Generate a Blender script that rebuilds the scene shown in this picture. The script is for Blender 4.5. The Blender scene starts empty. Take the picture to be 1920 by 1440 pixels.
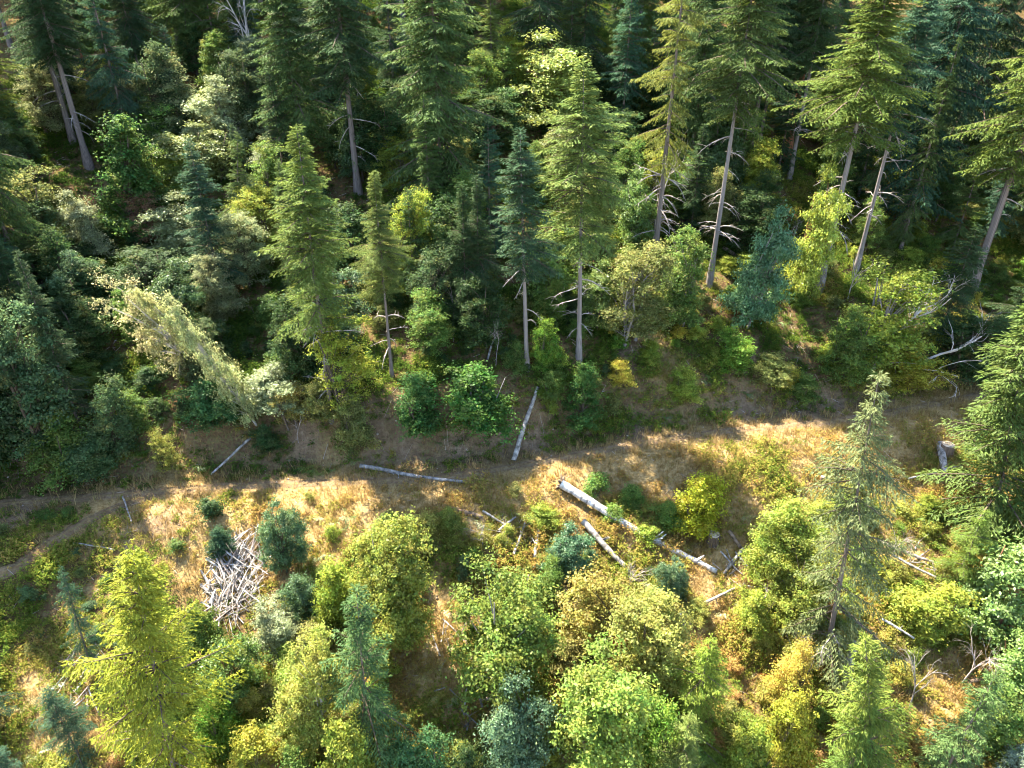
import bpy, math, random
import numpy as np
from mathutils import Vector, Matrix, Euler

# ------------------------------------------------------------------ camera, sky, sun, exposure
scene = bpy.context.scene
COL = scene.collection
rad = math.radians
CAM = np.array([0.0, -36.0, 27.0]); PITCH = rad(30.0); FPX = 1331.0      # focal length in pixels of a 1920 px wide frame
cam_data = bpy.data.cameras.new('camera'); cam = bpy.data.objects.new('camera', cam_data); COL.objects.link(cam)
cam.location = CAM; cam.rotation_euler = (rad(90) - PITCH, 0, 0)
cam_data.sensor_width = 36; cam_data.lens = FPX / 1920 * 36; cam_data.clip_end = 2000; cam_data.clip_start = 0.5
scene.camera = cam
SUN_EL, SUN_AZ = 56.0, -44.0            # azimuth from +Y (away from the camera), negative = left
world = bpy.data.worlds.new('World'); scene.world = world; world.use_nodes = True
wn = world.node_tree; bg = wn.nodes['Background']
sky = wn.nodes.new('ShaderNodeTexSky'); sky.sky_type = 'NISHITA'; sky.sun_disc = False
sky.sun_elevation = rad(SUN_EL); sky.sun_rotation = rad(SUN_AZ); sky.air_density = 1.0; sky.dust_density = 0.6
wn.links.new(sky.outputs[0], bg.inputs[0]); bg.inputs[1].default_value = 0.115
sl = bpy.data.lights.new('sun', 'SUN'); sl.energy = 5.0; sl.angle = rad(0.53); sl.color = (1.0, 0.92, 0.76)
so = bpy.data.objects.new('sun', sl); COL.objects.link(so)
sd = Vector((math.sin(rad(SUN_AZ)) * math.cos(rad(SUN_EL)), math.cos(rad(SUN_AZ)) * math.cos(rad(SUN_EL)), math.sin(rad(SUN_EL))))
so.rotation_euler = sd.to_track_quat('Z', 'Y').to_euler(); so.location = (-30, 30, 80)
vs = scene.view_settings; vs.view_transform = 'Standard'; vs.look = 'None'; vs.gamma = 1; vs.exposure = 2.85
vs.use_curve_mapping = False
scene.cycles.max_bounces = 3; scene.cycles.diffuse_bounces = 2; scene.cycles.glossy_bounces = 1; scene.cycles.transmission_bounces = 3
scene.cycles.use_denoising = True; scene.cycles.filter_width = 1.05; scene.cycles.denoising_prefilter = 'ACCURATE'; scene.cycles.use_adaptive_sampling = True; scene.cycles.adaptive_threshold = 0.025

random.seed(7)
RNG = np.random.default_rng(7)

# ------------------------------------------------------------------ helpers
def _hash(ix, iy, s):
    h = np.sin(ix * 127.1 + iy * 311.7 + s * 74.7) * 43758.5453
    return h - np.floor(h)
def noise(x, y, s=0.0):
    x = np.asarray(x, float); y = np.asarray(y, float)
    ix = np.floor(x); iy = np.floor(y); fx = x - ix; fy = y - iy
    fx = fx * fx * (3 - 2 * fx); fy = fy * fy * (3 - 2 * fy)
    a = _hash(ix, iy, s); b = _hash(ix + 1, iy, s); c = _hash(ix, iy + 1, s); d = _hash(ix + 1, iy + 1, s)
    return (a * (1 - fx) + b * fx) * (1 - fy) + (c * (1 - fx) + d * fx) * fy
def fbm(x, y, s=0.0, o=4):
    t = 0; a = 0.5
    for i in range(o):
        t = t + a * noise(x * 2 ** i, y * 2 ** i, s + i * 3.1); a *= 0.5
    return t
def smooth(t):
    t = np.clip(t, 0, 1); return t * t * (3 - 2 * t)

CP, SP = math.cos(PITCH), math.sin(PITCH)
RIGHT = np.array([1.0, 0, 0]); FWD = np.array([0, CP, -SP]); UP = np.array([0, SP, CP])
def ray(px, py):
    d = FWD + RIGHT * ((px - 960) / FPX) + UP * ((720 - py) / FPX); return d / np.linalg.norm(d)
def depth(p): return float(np.dot(np.asarray(p) - CAM, FWD))

TRAIL_PX = [(-700, 1010), (-300, 965), (0, 945), (200, 930), (420, 912), (600, 906), (800, 899), (900, 886), (1000, 868), (1120, 846), (1250, 823),
            (1400, 804), (1560, 792), (1700, 768), (1850, 738), (2050, 700), (2500, 650)]
_tx, _ty = [], []
for px, py in TRAIL_PX:
    d = ray(px, py); t = -CAM[2] / d[2]; q = CAM + d * t; _tx.append(q[0]); _ty.append(q[1])
_gx = np.linspace(-260, 260, 1041); _gy = np.interp(_gx, _tx, _ty)
_k = np.hanning(13); _k /= _k.sum(); _gy = np.convolve(np.pad(_gy, 6, mode='edge'), _k, 'valid')
def trail_y(x): return np.interp(x, _gx, _gy)
# a second, fainter track that leaves the trail and drops to the left
def bank_h(x): return 1.7 + 1.5 * np.exp(-((x + 3) / 11.0) ** 2) + 0.5 * (noise(x * 0.35, 3.3, 5) - .5)
TW = 1.5
def height(x, y):
    x = np.asarray(x, float); y = np.asarray(y, float)
    u = y - trail_y(x)
    w = TW + 0.35 * (noise(x * 0.4, 0.0, 1) - .5)
    n1 = fbm(x * 0.13, y * 0.13, 2) - .47; n2 = fbm(x * 0.55, y * 0.55, 9, 3) - .44
    v = np.maximum(0, u - w); v2 = np.where(v > 100, 100 + (v - 100) * .15, v)
    nb = noise(x * .5, 7.7, 12)
    z_up = bank_h(x) * smooth(v / (2.0 + 1.0 * nb)) + 0.44 * np.maximum(0, v2 - 1.2)
    dn = np.maximum(0, -u - w - 1.6 * smooth((-x - 12) / 10)); dn2 = np.where(dn > 90, 90 + (dn - 90) * .1, dn)
    z_dn = -0.43 * (dn2 - 1.0 * (1 - np.exp(-dn2)))
    off = smooth((np.abs(u) - w * .8) / 3.0)
    z = np.where(u > 0, z_up, z_dn) + off * (n1 * 2.6 + n2 * .7) + .5 * np.exp(-((u - w - 1.4) / 1.3) ** 2) * (fbm(x * 1.3, y * .8, 14, 3) - .44) + 0.05 * (fbm(x * 2, y * 2, 4, 2) - .4)
    return z
_T = np.arange(18, 260, 0.2)
def ground_px(px, py):
    d = ray(px, py); P = CAM[None] + _T[:, None] * d[None]
    f = P[:, 2] - height(P[:, 0], P[:, 1])
    i = int(np.argmax(f < 0)) if (f < 0).any() else len(_T) - 1
    i = max(i, 1); a, b = f[i - 1], f[i]; s = a / (a - b) if a != b else 0
    p = P[i - 1] * (1 - s) + P[i] * s
    p[2] = float(height(p[0], p[1])); return p
def tree_height(p, ty):
    v = p - CAM; a = float(v @ UP); b = float(v @ FWD); k = (720 - ty) / FPX
    return (k * b - a) / (CP + k * SP)
def ground_xy(x, y): return np.array([x, y, float(height(x, y))])

def unit(v):
    return v / np.maximum(np.linalg.norm(v, axis=-1, keepdims=True), 1e-9)

def mesh_np(name, V, F, mat, rnd=None, smooth_shade=False):
    """V (n,3), F (m,k) with k 3 or 4"""
    me = bpy.data.meshes.new(name); V = np.ascontiguousarray(V, np.float32); F = np.ascontiguousarray(F, np.int32)
    m, k = F.shape
    me.vertices.add(len(V)); me.vertices.foreach_set('co', V.ravel())
    me.loops.add(m * k); me.loops.foreach_set('vertex_index', F.ravel())
    me.polygons.add(m); me.polygons.foreach_set('loop_start', np.arange(0, m * k, k, dtype=np.int32))
    try: me.polygons.foreach_set('loop_total', np.full(m, k, np.int32))
    except Exception: pass
    if smooth_shade: me.polygons.foreach_set('use_smooth', np.ones(m, bool))
    if rnd is not None:
        at = me.attributes.new('rnd', 'FLOAT', 'FACE'); at.data.foreach_set('value', np.ascontiguousarray(rnd, np.float32))
    me.update(calc_edges=True); me.materials.append(mat); return me

class Tubes:
    def __init__(s): s.V = []; s.F = []; s.n = 0
    def add(s, pts, radii, sides=6, cap=True):
        pts = np.asarray(pts, float); n = len(pts); T = np.gradient(pts, axis=0); T = unit(T)
        ref = np.array([0, 0, 1.0]) if abs(T[0][2]) < 0.8 else np.array([1.0, 0, 0])
        A = unit(np.cross(T, ref)); B = np.cross(T, A); an = np.linspace(0, 2 * np.pi, sides, endpoint=False)
        R = np.asarray(radii, float)[:, None, None] if np.ndim(radii) == 1 else radii
        ring = pts[:, None] + R * (A[:, None] * np.cos(an)[None, :, None] + B[:, None] * np.sin(an)[None, :, None])
        s.V.append(ring.reshape(-1, 3)); i = np.arange(n - 1)[:, None]; j = np.arange(sides)[None]
        q = np.stack([i * sides + j, i * sides + (j + 1) % sides, (i + 1) * sides + (j + 1) % sides, (i + 1) * sides + j], -1).reshape(-1, 4) + s.n
        s.F.append(q); base = s.n; s.n += n * sides
        if cap:
            for e, ci in ((0, pts[0]), (n - 1, pts[-1])):
                s.V.append(ci[None]); c = s.n; s.n += 1; jj = np.arange(sides)
                s.F.append(np.stack([np.full(sides, c), base + e * sides + jj, base + e * sides + (jj + 1) % sides, np.full(sides, c)], -1))
    def mesh(s, name, mat, smooth_shade=True):
        V = np.concatenate(s.V); F = np.concatenate(s.F)
        me = bpy.data.meshes.new(name)
        faces = [tuple(f[:3]) if f[0] == f[3] else tuple(f) for f in F.tolist()]
        me.from_pydata(V.tolist(), [], faces); me.update()
        if smooth_shade: me.polygons.foreach_set('use_smooth', np.ones(len(me.polygons), bool))
        me.materials.append(mat); return me

def leaf_quads(P, D, N, L, W, fold=0.12):
    D = unit(D); S = unit(np.cross(D, N)); N = np.cross(S, D); n = len(P)
    L = np.broadcast_to(np.asarray(L, float), (n,))[:, None]; W = np.broadcast_to(np.asarray(W, float), (n,))[:, None]
    mid = P + D * L * .45 + N * L * fold
    V = np.stack([P, mid + S * W * .5, P + D * L, mid - S * W * .5], 1).reshape(-1, 3)
    return V, np.arange(4 * n).reshape(n, 4)

# ------------------------------------------------------------------ materials
def new_mat(name):
    m = bpy.data.materials.new(name); m.use_nodes = True; nt = m.node_tree; nt.nodes.clear()
    return m, nt, nt.nodes, nt.links
def ramp(N, stops):
    r = N.new('ShaderNodeValToRGB'); e = r.color_ramp.elements
    while len(e) < len(stops): e.new(0.5)
    for el, (p, c) in zip(e, stops): el.position = p; el.color = (*c, 1)
    return r
def leaf_material(name, sat=1.05, trans=0.42, gloss=0.10, rough=0.45, hue=0.035, val=0.55, patch=0.5, patch_col=(0.30, 0.2, 0.03)):
    m, nt, N, L = new_mat(name)
    oi = N.new('ShaderNodeObjectInfo'); at = N.new('ShaderNodeAttribute'); at.attribute_name = 'rnd'
    tc = N.new('ShaderNodeTexCoord'); nz = N.new('ShaderNodeTexNoise'); nz.inputs['Scale'].default_value = 0.9; nz.inputs['Detail'].default_value = 3
    L.new(tc.outputs['Object'], nz.inputs['Vector'])
    hsv = N.new('ShaderNodeHueSaturation'); hsv.inputs['Saturation'].default_value = sat
    mh = N.new('ShaderNodeMapRange'); mh.inputs[3].default_value = .5 - hue; mh.inputs[4].default_value = .5 + hue
    mv = N.new('ShaderNodeMapRange'); mv.inputs[3].default_value = 1 - val * .68; mv.inputs[4].default_value = 1 + val
    wn_ = N.new('ShaderNodeTexWhiteNoise'); wn_.noise_dimensions = '1D'
    n2 = N.new('ShaderNodeTexNoise'); n2.inputs['Scale'].default_value = 2.1; n2.inputs['Detail'].default_value = 2; L.new(tc.outputs['Object'], n2.inputs['Vector']); hm = N.new('ShaderNodeMix'); hm.inputs[0].default_value = .62; L.new(wn_.outputs['Value'], hm.inputs[2]); ns_ = N.new('ShaderNodeMapRange'); ns_.inputs[1].default_value = .3; ns_.inputs[2].default_value = .7; L.new(n2.outputs[0], ns_.inputs[0]); L.new(ns_.outputs[0], hm.inputs[3]); L.new(at.outputs['Fac'], wn_.inputs['W']); L.new(hm.outputs[0], mh.inputs[0]); L.new(at.outputs['Fac'], mv.inputs[0])
    L.new(mh.outputs[0], hsv.inputs['Hue']); L.new(mv.outputs[0], hsv.inputs['Value'])
    pm = N.new('ShaderNodeMapRange'); pm.inputs[1].default_value = .56; pm.inputs[2].default_value = .78; pm.inputs[3].default_value = 0; pm.inputs[4].default_value = patch
    L.new(nz.outputs[0], pm.inputs[0])
    mx = N.new('ShaderNodeMix'); mx.data_type = 'RGBA'; mx.inputs[7].default_value = (*patch_col, 1)
    L.new(pm.outputs[0], mx.inputs[0]); L.new(oi.outputs['Color'], mx.inputs[6]); L.new(mx.outputs[2], hsv.inputs['Color'])
    df = N.new('ShaderNodeBsdfDiffuse'); tr = N.new('ShaderNodeBsdfTranslucent'); gl = N.new('ShaderNodeBsdfGlossy'); gl.inputs['Roughness'].default_value = rough
    gl.inputs['Color'].default_value = (.8, .85, .8, 1)
    h2 = N.new('ShaderNodeHueSaturation'); h2.inputs['Hue'].default_value = .485; h2.inputs['Saturation'].default_value = 1.0; h2.inputs['Value'].default_value = 1.5
    L.new(hsv.outputs[0], df.inputs[0]); L.new(hsv.outputs[0], h2.inputs['Color']); L.new(h2.outputs[0], tr.inputs[0])
    a = N.new('ShaderNodeMixShader'); a.inputs[0].default_value = trans; L.new(df.outputs[0], a.inputs[1]); L.new(tr.outputs[0], a.inputs[2])
    b = N.new('ShaderNodeMixShader'); b.inputs[0].default_value = gloss; L.new(a.outputs[0], b.inputs[1]); L.new(gl.outputs[0], b.inputs[2])
    o = N.new('ShaderNodeOutputMaterial'); L.new(b.outputs[0], o.inputs[0]); return m
def bark_material(name, spec=0.1, zs=0.12, contrast=.55, scale=7.0):
    m, nt, N, L = new_mat(name)
    oi = N.new('ShaderNodeObjectInfo'); tc = N.new('ShaderNodeTexCoord'); mp = N.new('ShaderNodeMapping'); mp.inputs['Scale'].default_value = (scale, scale, scale * zs)
    L.new(tc.outputs['Object'], mp.inputs[0])
    nz = N.new('ShaderNodeTexNoise'); nz.inputs['Scale'].default_value = 1.0; nz.inputs['Detail'].default_value = 5; L.new(mp.outputs[0], nz.inputs['Vector'])
    mr = N.new('ShaderNodeMapRange'); mr.inputs[1].default_value = .3; mr.inputs[2].default_value = .7; mr.inputs[3].default_value = 1 - contrast; mr.inputs[4].default_value = 1 + contrast * .7
    L.new(nz.outputs[0], mr.inputs[0])
    mu = N.new('ShaderNodeMix'); mu.data_type = 'RGBA'; mu.blend_type = 'MULTIPLY'; mu.inputs[0].default_value = 1
    L.new(oi.outputs['Color'], mu.inputs[6]); L.new(mr.outputs[0], mu.inputs[7])
    bp = N.new('ShaderNodeBump'); bp.inputs['Strength'].default_value = .7; bp.inputs['Distance'].default_value = .05; L.new(nz.outputs[0], bp.inputs['Height'])
    bs = N.new('ShaderNodeBsdfPrincipled'); bs.inputs['Roughness'].default_value = .85; bs.inputs['Specular IOR Level'].default_value = spec
    L.new(mu.outputs[2], bs.inputs['Base Color']); L.new(bp.outputs[0], bs.inputs['Normal'])
    o = N.new('ShaderNodeOutputMaterial'); L.new(bs.outputs[0], o.inputs[0]); return m
def ground_material():
    m, nt, N, L = new_mat('forest_soil')
    tc = N.new('ShaderNodeTexCoord'); ad = N.new('ShaderNodeAttribute'); ad.attribute_name = 'dirt'; ay = N.new('ShaderNodeAttribute'); ay.attribute_name = 'dry'
    def nz(sc, det=5, rough=.6):
        n = N.new('ShaderNodeTexNoise'); n.inputs['Scale'].default_value = sc; n.inputs['Detail'].default_value = det; n.inputs['Roughness'].default_value = rough
        L.new(tc.outputs['Object'], n.inputs['Vector']); return n
    n1, n2, n3 = nz(.9, 6, .65), nz(5.5), nz(2.6, 6, .7)
    litter = ramp(N, [(.3, (.045, .030, .018)), (.48, (.11, .066, .032)), (.6, (.085, .09, .03)), (.75, (.20, .12, .05))]); L.new(n2.outputs[0], litter.inputs[0])
    straw = ramp(N, [(.3, (.17, .105, .04)), (.5, (.29, .195, .08)), (.75, (.40, .29, .135))]); L.new(n2.outputs[0], straw.inputs[0])
    dirt = ramp(N, [(.3, (.095, .062, .042)), (.5, (.17, .115, .075)), (.72, (.27, .195, .135))]); L.new(n3.outputs[0], dirt.inputs[0])
    def mixc(f, a, b):
        x = N.new('ShaderNodeMix'); x.data_type = 'RGBA'; L.new(f, x.inputs[0]); L.new(a, x.inputs[6]); L.new(b, x.inputs[7]); return x.outputs[2]
    def jitter(attr, amt=.5):
        a = N.new('ShaderNodeMath'); a.operation = 'MULTIPLY_ADD'; a.inputs[1].default_value = amt * 2; a.inputs[2].default_value = -amt; L.new(n1.outputs[0], a.inputs[0])
        b = N.new('ShaderNodeMath'); b.operation = 'ADD'; b.use_clamp = True; L.new(attr.outputs['Fac'], b.inputs[0]); L.new(a.outputs[0], b.inputs[1]); return b.outputs[0]
    c = mixc(jitter(ay, 1.0), litter.outputs[0], straw.outputs[0]); c = mixc(jitter(ad, .35), c, dirt.outputs[0])
    bp = N.new('ShaderNodeBump'); bp.inputs['Strength'].default_value = .9; bp.inputs['Distance'].default_value = .2; L.new(n2.outputs[0], bp.inputs['Height'])
    bs = N.new('ShaderNodeBsdfDiffuse'); L.new(c, bs.inputs[0]); L.new(bp.outputs[0], bs.inputs['Normal'])
    o = N.new('ShaderNodeOutputMaterial'); L.new(bs.outputs[0], o.inputs[0]); return m
def blade_material(name, stops, trans=.4):
    m, nt, N, L = new_mat(name)
    at = N.new('ShaderNodeAttribute'); at.attribute_name = 'rnd'; r = ramp(N, stops); L.new(at.outputs['Fac'], r.inputs[0])
    df = N.new('ShaderNodeBsdfDiffuse'); tr = N.new('ShaderNodeBsdfTranslucent'); mx = N.new('ShaderNodeMixShader'); mx.inputs[0].default_value = trans
    L.new(r.outputs[0], df.inputs[0]); L.new(r.outputs[0], tr.inputs[0]); L.new(df.outputs[0], mx.inputs[1]); L.new(tr.outputs[0], mx.inputs[2])
    o = N.new('ShaderNodeOutputMaterial'); L.new(mx.outputs[0], o.inputs[0]); return m
M_NEEDLE = leaf_material('needles', sat=1.04, trans=.36, gloss=.008, rough=.55, hue=.025, val=.6, patch=.25, patch_col=(.14, .10, .03))
M_LEAF = leaf_material('leaves', sat=.96, trans=.52, gloss=.01, rough=.5, hue=.05, val=.95, patch=.35)
M_GLOSSY = leaf_material('glossy_leaves', sat=.96, trans=.40, gloss=.028, rough=.45, hue=.03, val=.95, patch=.25)
M_FERN = leaf_material('fern_fronds', trans=.45, gloss=.05, hue=.06, val=.6, patch=.4, patch_col=(.34, .17, .04))
M_BARK = bark_material('bark', zs=.12)
M_DEADWOOD = bark_material('weathered_wood', zs=.35, contrast=.75, scale=4)
M_GROUND = ground_material()
M_STRAW = blade_material('dry_grass_blades', [(0, (.19, .11, .04)), (.4, (.32, .215, .08)), (.75, (.43, .31, .135)), (.9, (.22, .23, .06)), (1, (.47, .37, .19))])
M_WEED = blade_material('weed_leaves', [(0, (.05, .085, .018)), (.35, (.095, .15, .022)), (.6, (.17, .21, .028)), (.8, (.28, .25, .035)), (1, (.34, .18, .04))], .45)
M_LITTER = blade_material('twig_litter', [(0, (.09, .06, .04)), (.5, (.22, .16, .11)), (1, (.42, .36, .30))], 0)

# ------------------------------------------------------------------ object helpers
def link(name, me, parent=None, color=None):
    o = bpy.data.objects.new(name, me); COL.objects.link(o)
    if parent is not None: o.parent = parent
    if color is not None: o.color = (*color, 1)
    return o
def thing(name, label, cat, loc, rz=0.0, group=None):
    o = bpy.data.objects.new(name, None); COL.objects.link(o); o.location = loc; o.rotation_euler = (0, 0, rz)
    o.empty_display_size = .3; o['label'] = label; o['category'] = cat
    if group: o['group'] = group
    return o
def tag(o, label, cat, group=None):
    o['label'] = label; o['category'] = cat
    if group: o['group'] = group
    return o

# ------------------------------------------------------------------ ground and trails
def axis(lo, hi, dlo, dhi, step, far):
    a = [np.arange(dlo, dhi + 1e-6, step)]; s = step; x = dlo; L_ = []
    while x > lo: s *= 1.25; x -= min(s, far); L_.append(x)
    s = step; x = dhi; R_ = []
    while x < hi: s *= 1.25; x += min(s, far); R_.append(x)
    return np.concatenate([np.array(L_[::-1]), a[0], np.array(R_)])
DRY_PX = [(640, 915, 3.2), (560, 925, 2.0), (800, 930, 2.2), (960, 905, 2.4), (1040, 895, 1.6), (1330, 845, 3.4), (1430, 830, 3.0), (1500, 850, 2.4), (1410, 950, 2.6), (1400, 1050, 2.6),
          (1330, 1110, 2.0), (1740, 770, 3.0), (1780, 745, 2.6), (1700, 850, 1.8), (100, 1280, 2.4), (60, 1400, 2.6), (150, 1420, 1.6), (860, 1160, 2.0), (850, 1260, 2.6), (880, 1360, 1.8),
          (630, 1000, 2.0), (360, 1050, 1.5), (200, 945, 1.6), (330, 915, 2.0), (1220, 1000, 2.0), (1310, 1160, 1.8), (1700, 1030, 2.0), (1850, 1340, 2.6), (260, 960, 1.2), (1260, 700, 1.5), (1490, 500, 1.5), (1220, 640, 1.4), (660, 700, 1.2)]
DRY = [(ground_px(a, b)[:2], r) for a, b, r in DRY_PX]
BARE_PX = [(570, 820, 1.6), (700, 830, 2.2), (760, 830, 1.6), (860, 830, 1.9), (930, 810, 2.0), (1000, 830, 1.5), (1200, 810, 1.6), (1400, 770, 1.8), (1500, 770, 2.2), (1560, 760, 1.8), (1660, 740, 1.5),
           (180, 180, 3.0), (200, 150, 2.5), (300, 980, 1.6), (40, 960, 2.0), (1180, 660, 1.4), (640, 700, 1.2), (1400, 680, 1.2)]
BARE = [(ground_px(a, b)[:2], r) for a, b, r in BARE_PX]
# the side track, as points on the ground
SIDE = [ground_px(a, b)[:2] for a, b in ((300, 930), (220, 950), (150, 985), (90, 1020), (30, 1065), (-40, 1110), (-140, 1170))]
def seg_dist(X, Y, pts):
    best = np.full(np.shape(X), 1e9)
    for (ax, ay), (bx, by) in zip(pts[:-1], pts[1:]):
        dx, dy = bx - ax, by - ay; t = np.clip(((X - ax) * dx + (Y - ay) * dy) / (dx * dx + dy * dy), 0, 1)
        best = np.minimum(best, np.hypot(X - ax - t * dx, Y - ay - t * dy))
    return best
def dry_mask(X, Y):
    u = Y - trail_y(X); r = .75 * np.exp(-((u + 2.2) / 2.3) ** 2) * smooth((X + 30) / 14) + .3 * np.exp(-((u + 2.2) / 2.3) ** 2)
    for (cx, cy), rr in DRY: r = np.maximum(r, 1.05 * np.exp(-(((X - cx) ** 2 + (Y - cy) ** 2) / (rr * rr)) ** 1.0))
    return r + .30 * smooth(-u / 6) * smooth((X + 20) / 8) - .25 * smooth((u - 4) / 4)
def dirt_mask(X, Y):
    u = Y - trail_y(X)
    r = smooth(1.25 - np.abs(u) / .8) * .3
    for (cx, cy), rr in BARE: r = np.maximum(r, .85 * np.exp(-(((X - cx) ** 2 + (Y - cy) ** 2) / (rr * rr * .6))))
    r = np.maximum(r, .22 * np.exp(-((u - 2.6) / 1.0) ** 2))
    return r
GX = axis(-420, 420, -48, 56, .4, 30); GY = axis(-320, 460, -24, 62, .4, 30)
X, Y = np.meshgrid(GX, GY); Z = height(X, Y); nx, ny = len(GX), len(GY)
V = np.stack([X, Y, Z], -1).reshape(-1, 3); i = np.arange(ny - 1)[:, None]; j = np.arange(nx - 1)[None]
F = np.stack([i * nx + j, i * nx + j + 1, (i + 1) * nx + j + 1, (i + 1) * nx + j], -1).reshape(-1, 4)
me = mesh_np('ground', V, F, M_GROUND, smooth_shade=True)
for nm, fn in (('dirt', dirt_mask), ('dry', dry_mask)):
    at = me.attributes.new(nm, 'FLOAT', 'POINT'); at.data.foreach_set('value', fn(X, Y).ravel().astype(np.float32))
g = link('ground', me); g['kind'] = 'structure'
def strip(name, cx, cy, half, dirt, dry):
    cx = np.asarray(cx); cy = np.asarray(cy); tx = np.gradient(cx); ty = np.gradient(cy); n = np.hypot(tx, ty); nxv, nyv = -ty / n, tx / n
    cols = np.linspace(-1, 1, 9); wob = half * (1 + .25 * (noise(np.arange(len(cx)) * .35, 0, 3) - .5))
    X = cx[:, None] + nxv[:, None] * cols * wob[:, None]; Y = cy[:, None] + nyv[:, None] * cols * wob[:, None]
    rut = -.05 * np.exp(-((np.abs(cols) - .5) / .16) ** 2)
    Z = height(X, Y) + .05 + rut[None] - .12 * (np.abs(cols)[None] > .99)
    V = np.stack([X, Y, Z], -1).reshape(-1, 3); m = len(cols); i = np.arange(len(cx) - 1)[:, None]; j = np.arange(m - 1)[None]
    F = np.stack([i * m + j, i * m + j + 1, (i + 1) * m + j + 1, (i + 1) * m + j], -1).reshape(-1, 4)[:, ::-1]
    me = mesh_np(name, V, F, M_GROUND, smooth_shade=True); wheel = np.exp(-((np.abs(cols) - .5) / .25) ** 2)
    for nm, base, amp in (('dirt', dirt, .45), ('dry', dry, -.2)):
        at = me.attributes.new(nm, 'FLOAT', 'POINT'); at.data.foreach_set('value', (base + amp * wheel[None] + 0 * X).ravel().astype(np.float32))
    o = link(name, me); o['kind'] = 'structure'; return o
sx = np.arange(-60, 62, .35); strip('trail', sx, trail_y(sx), .42, .30, .55)
sp = np.array(SIDE); tt = np.linspace(0, len(sp) - 1, 90); strip('side_path', np.interp(tt, range(len(sp)), sp[:, 0]), np.interp(tt, range(len(sp)), sp[:, 1]), .35, .2, .35)

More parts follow.
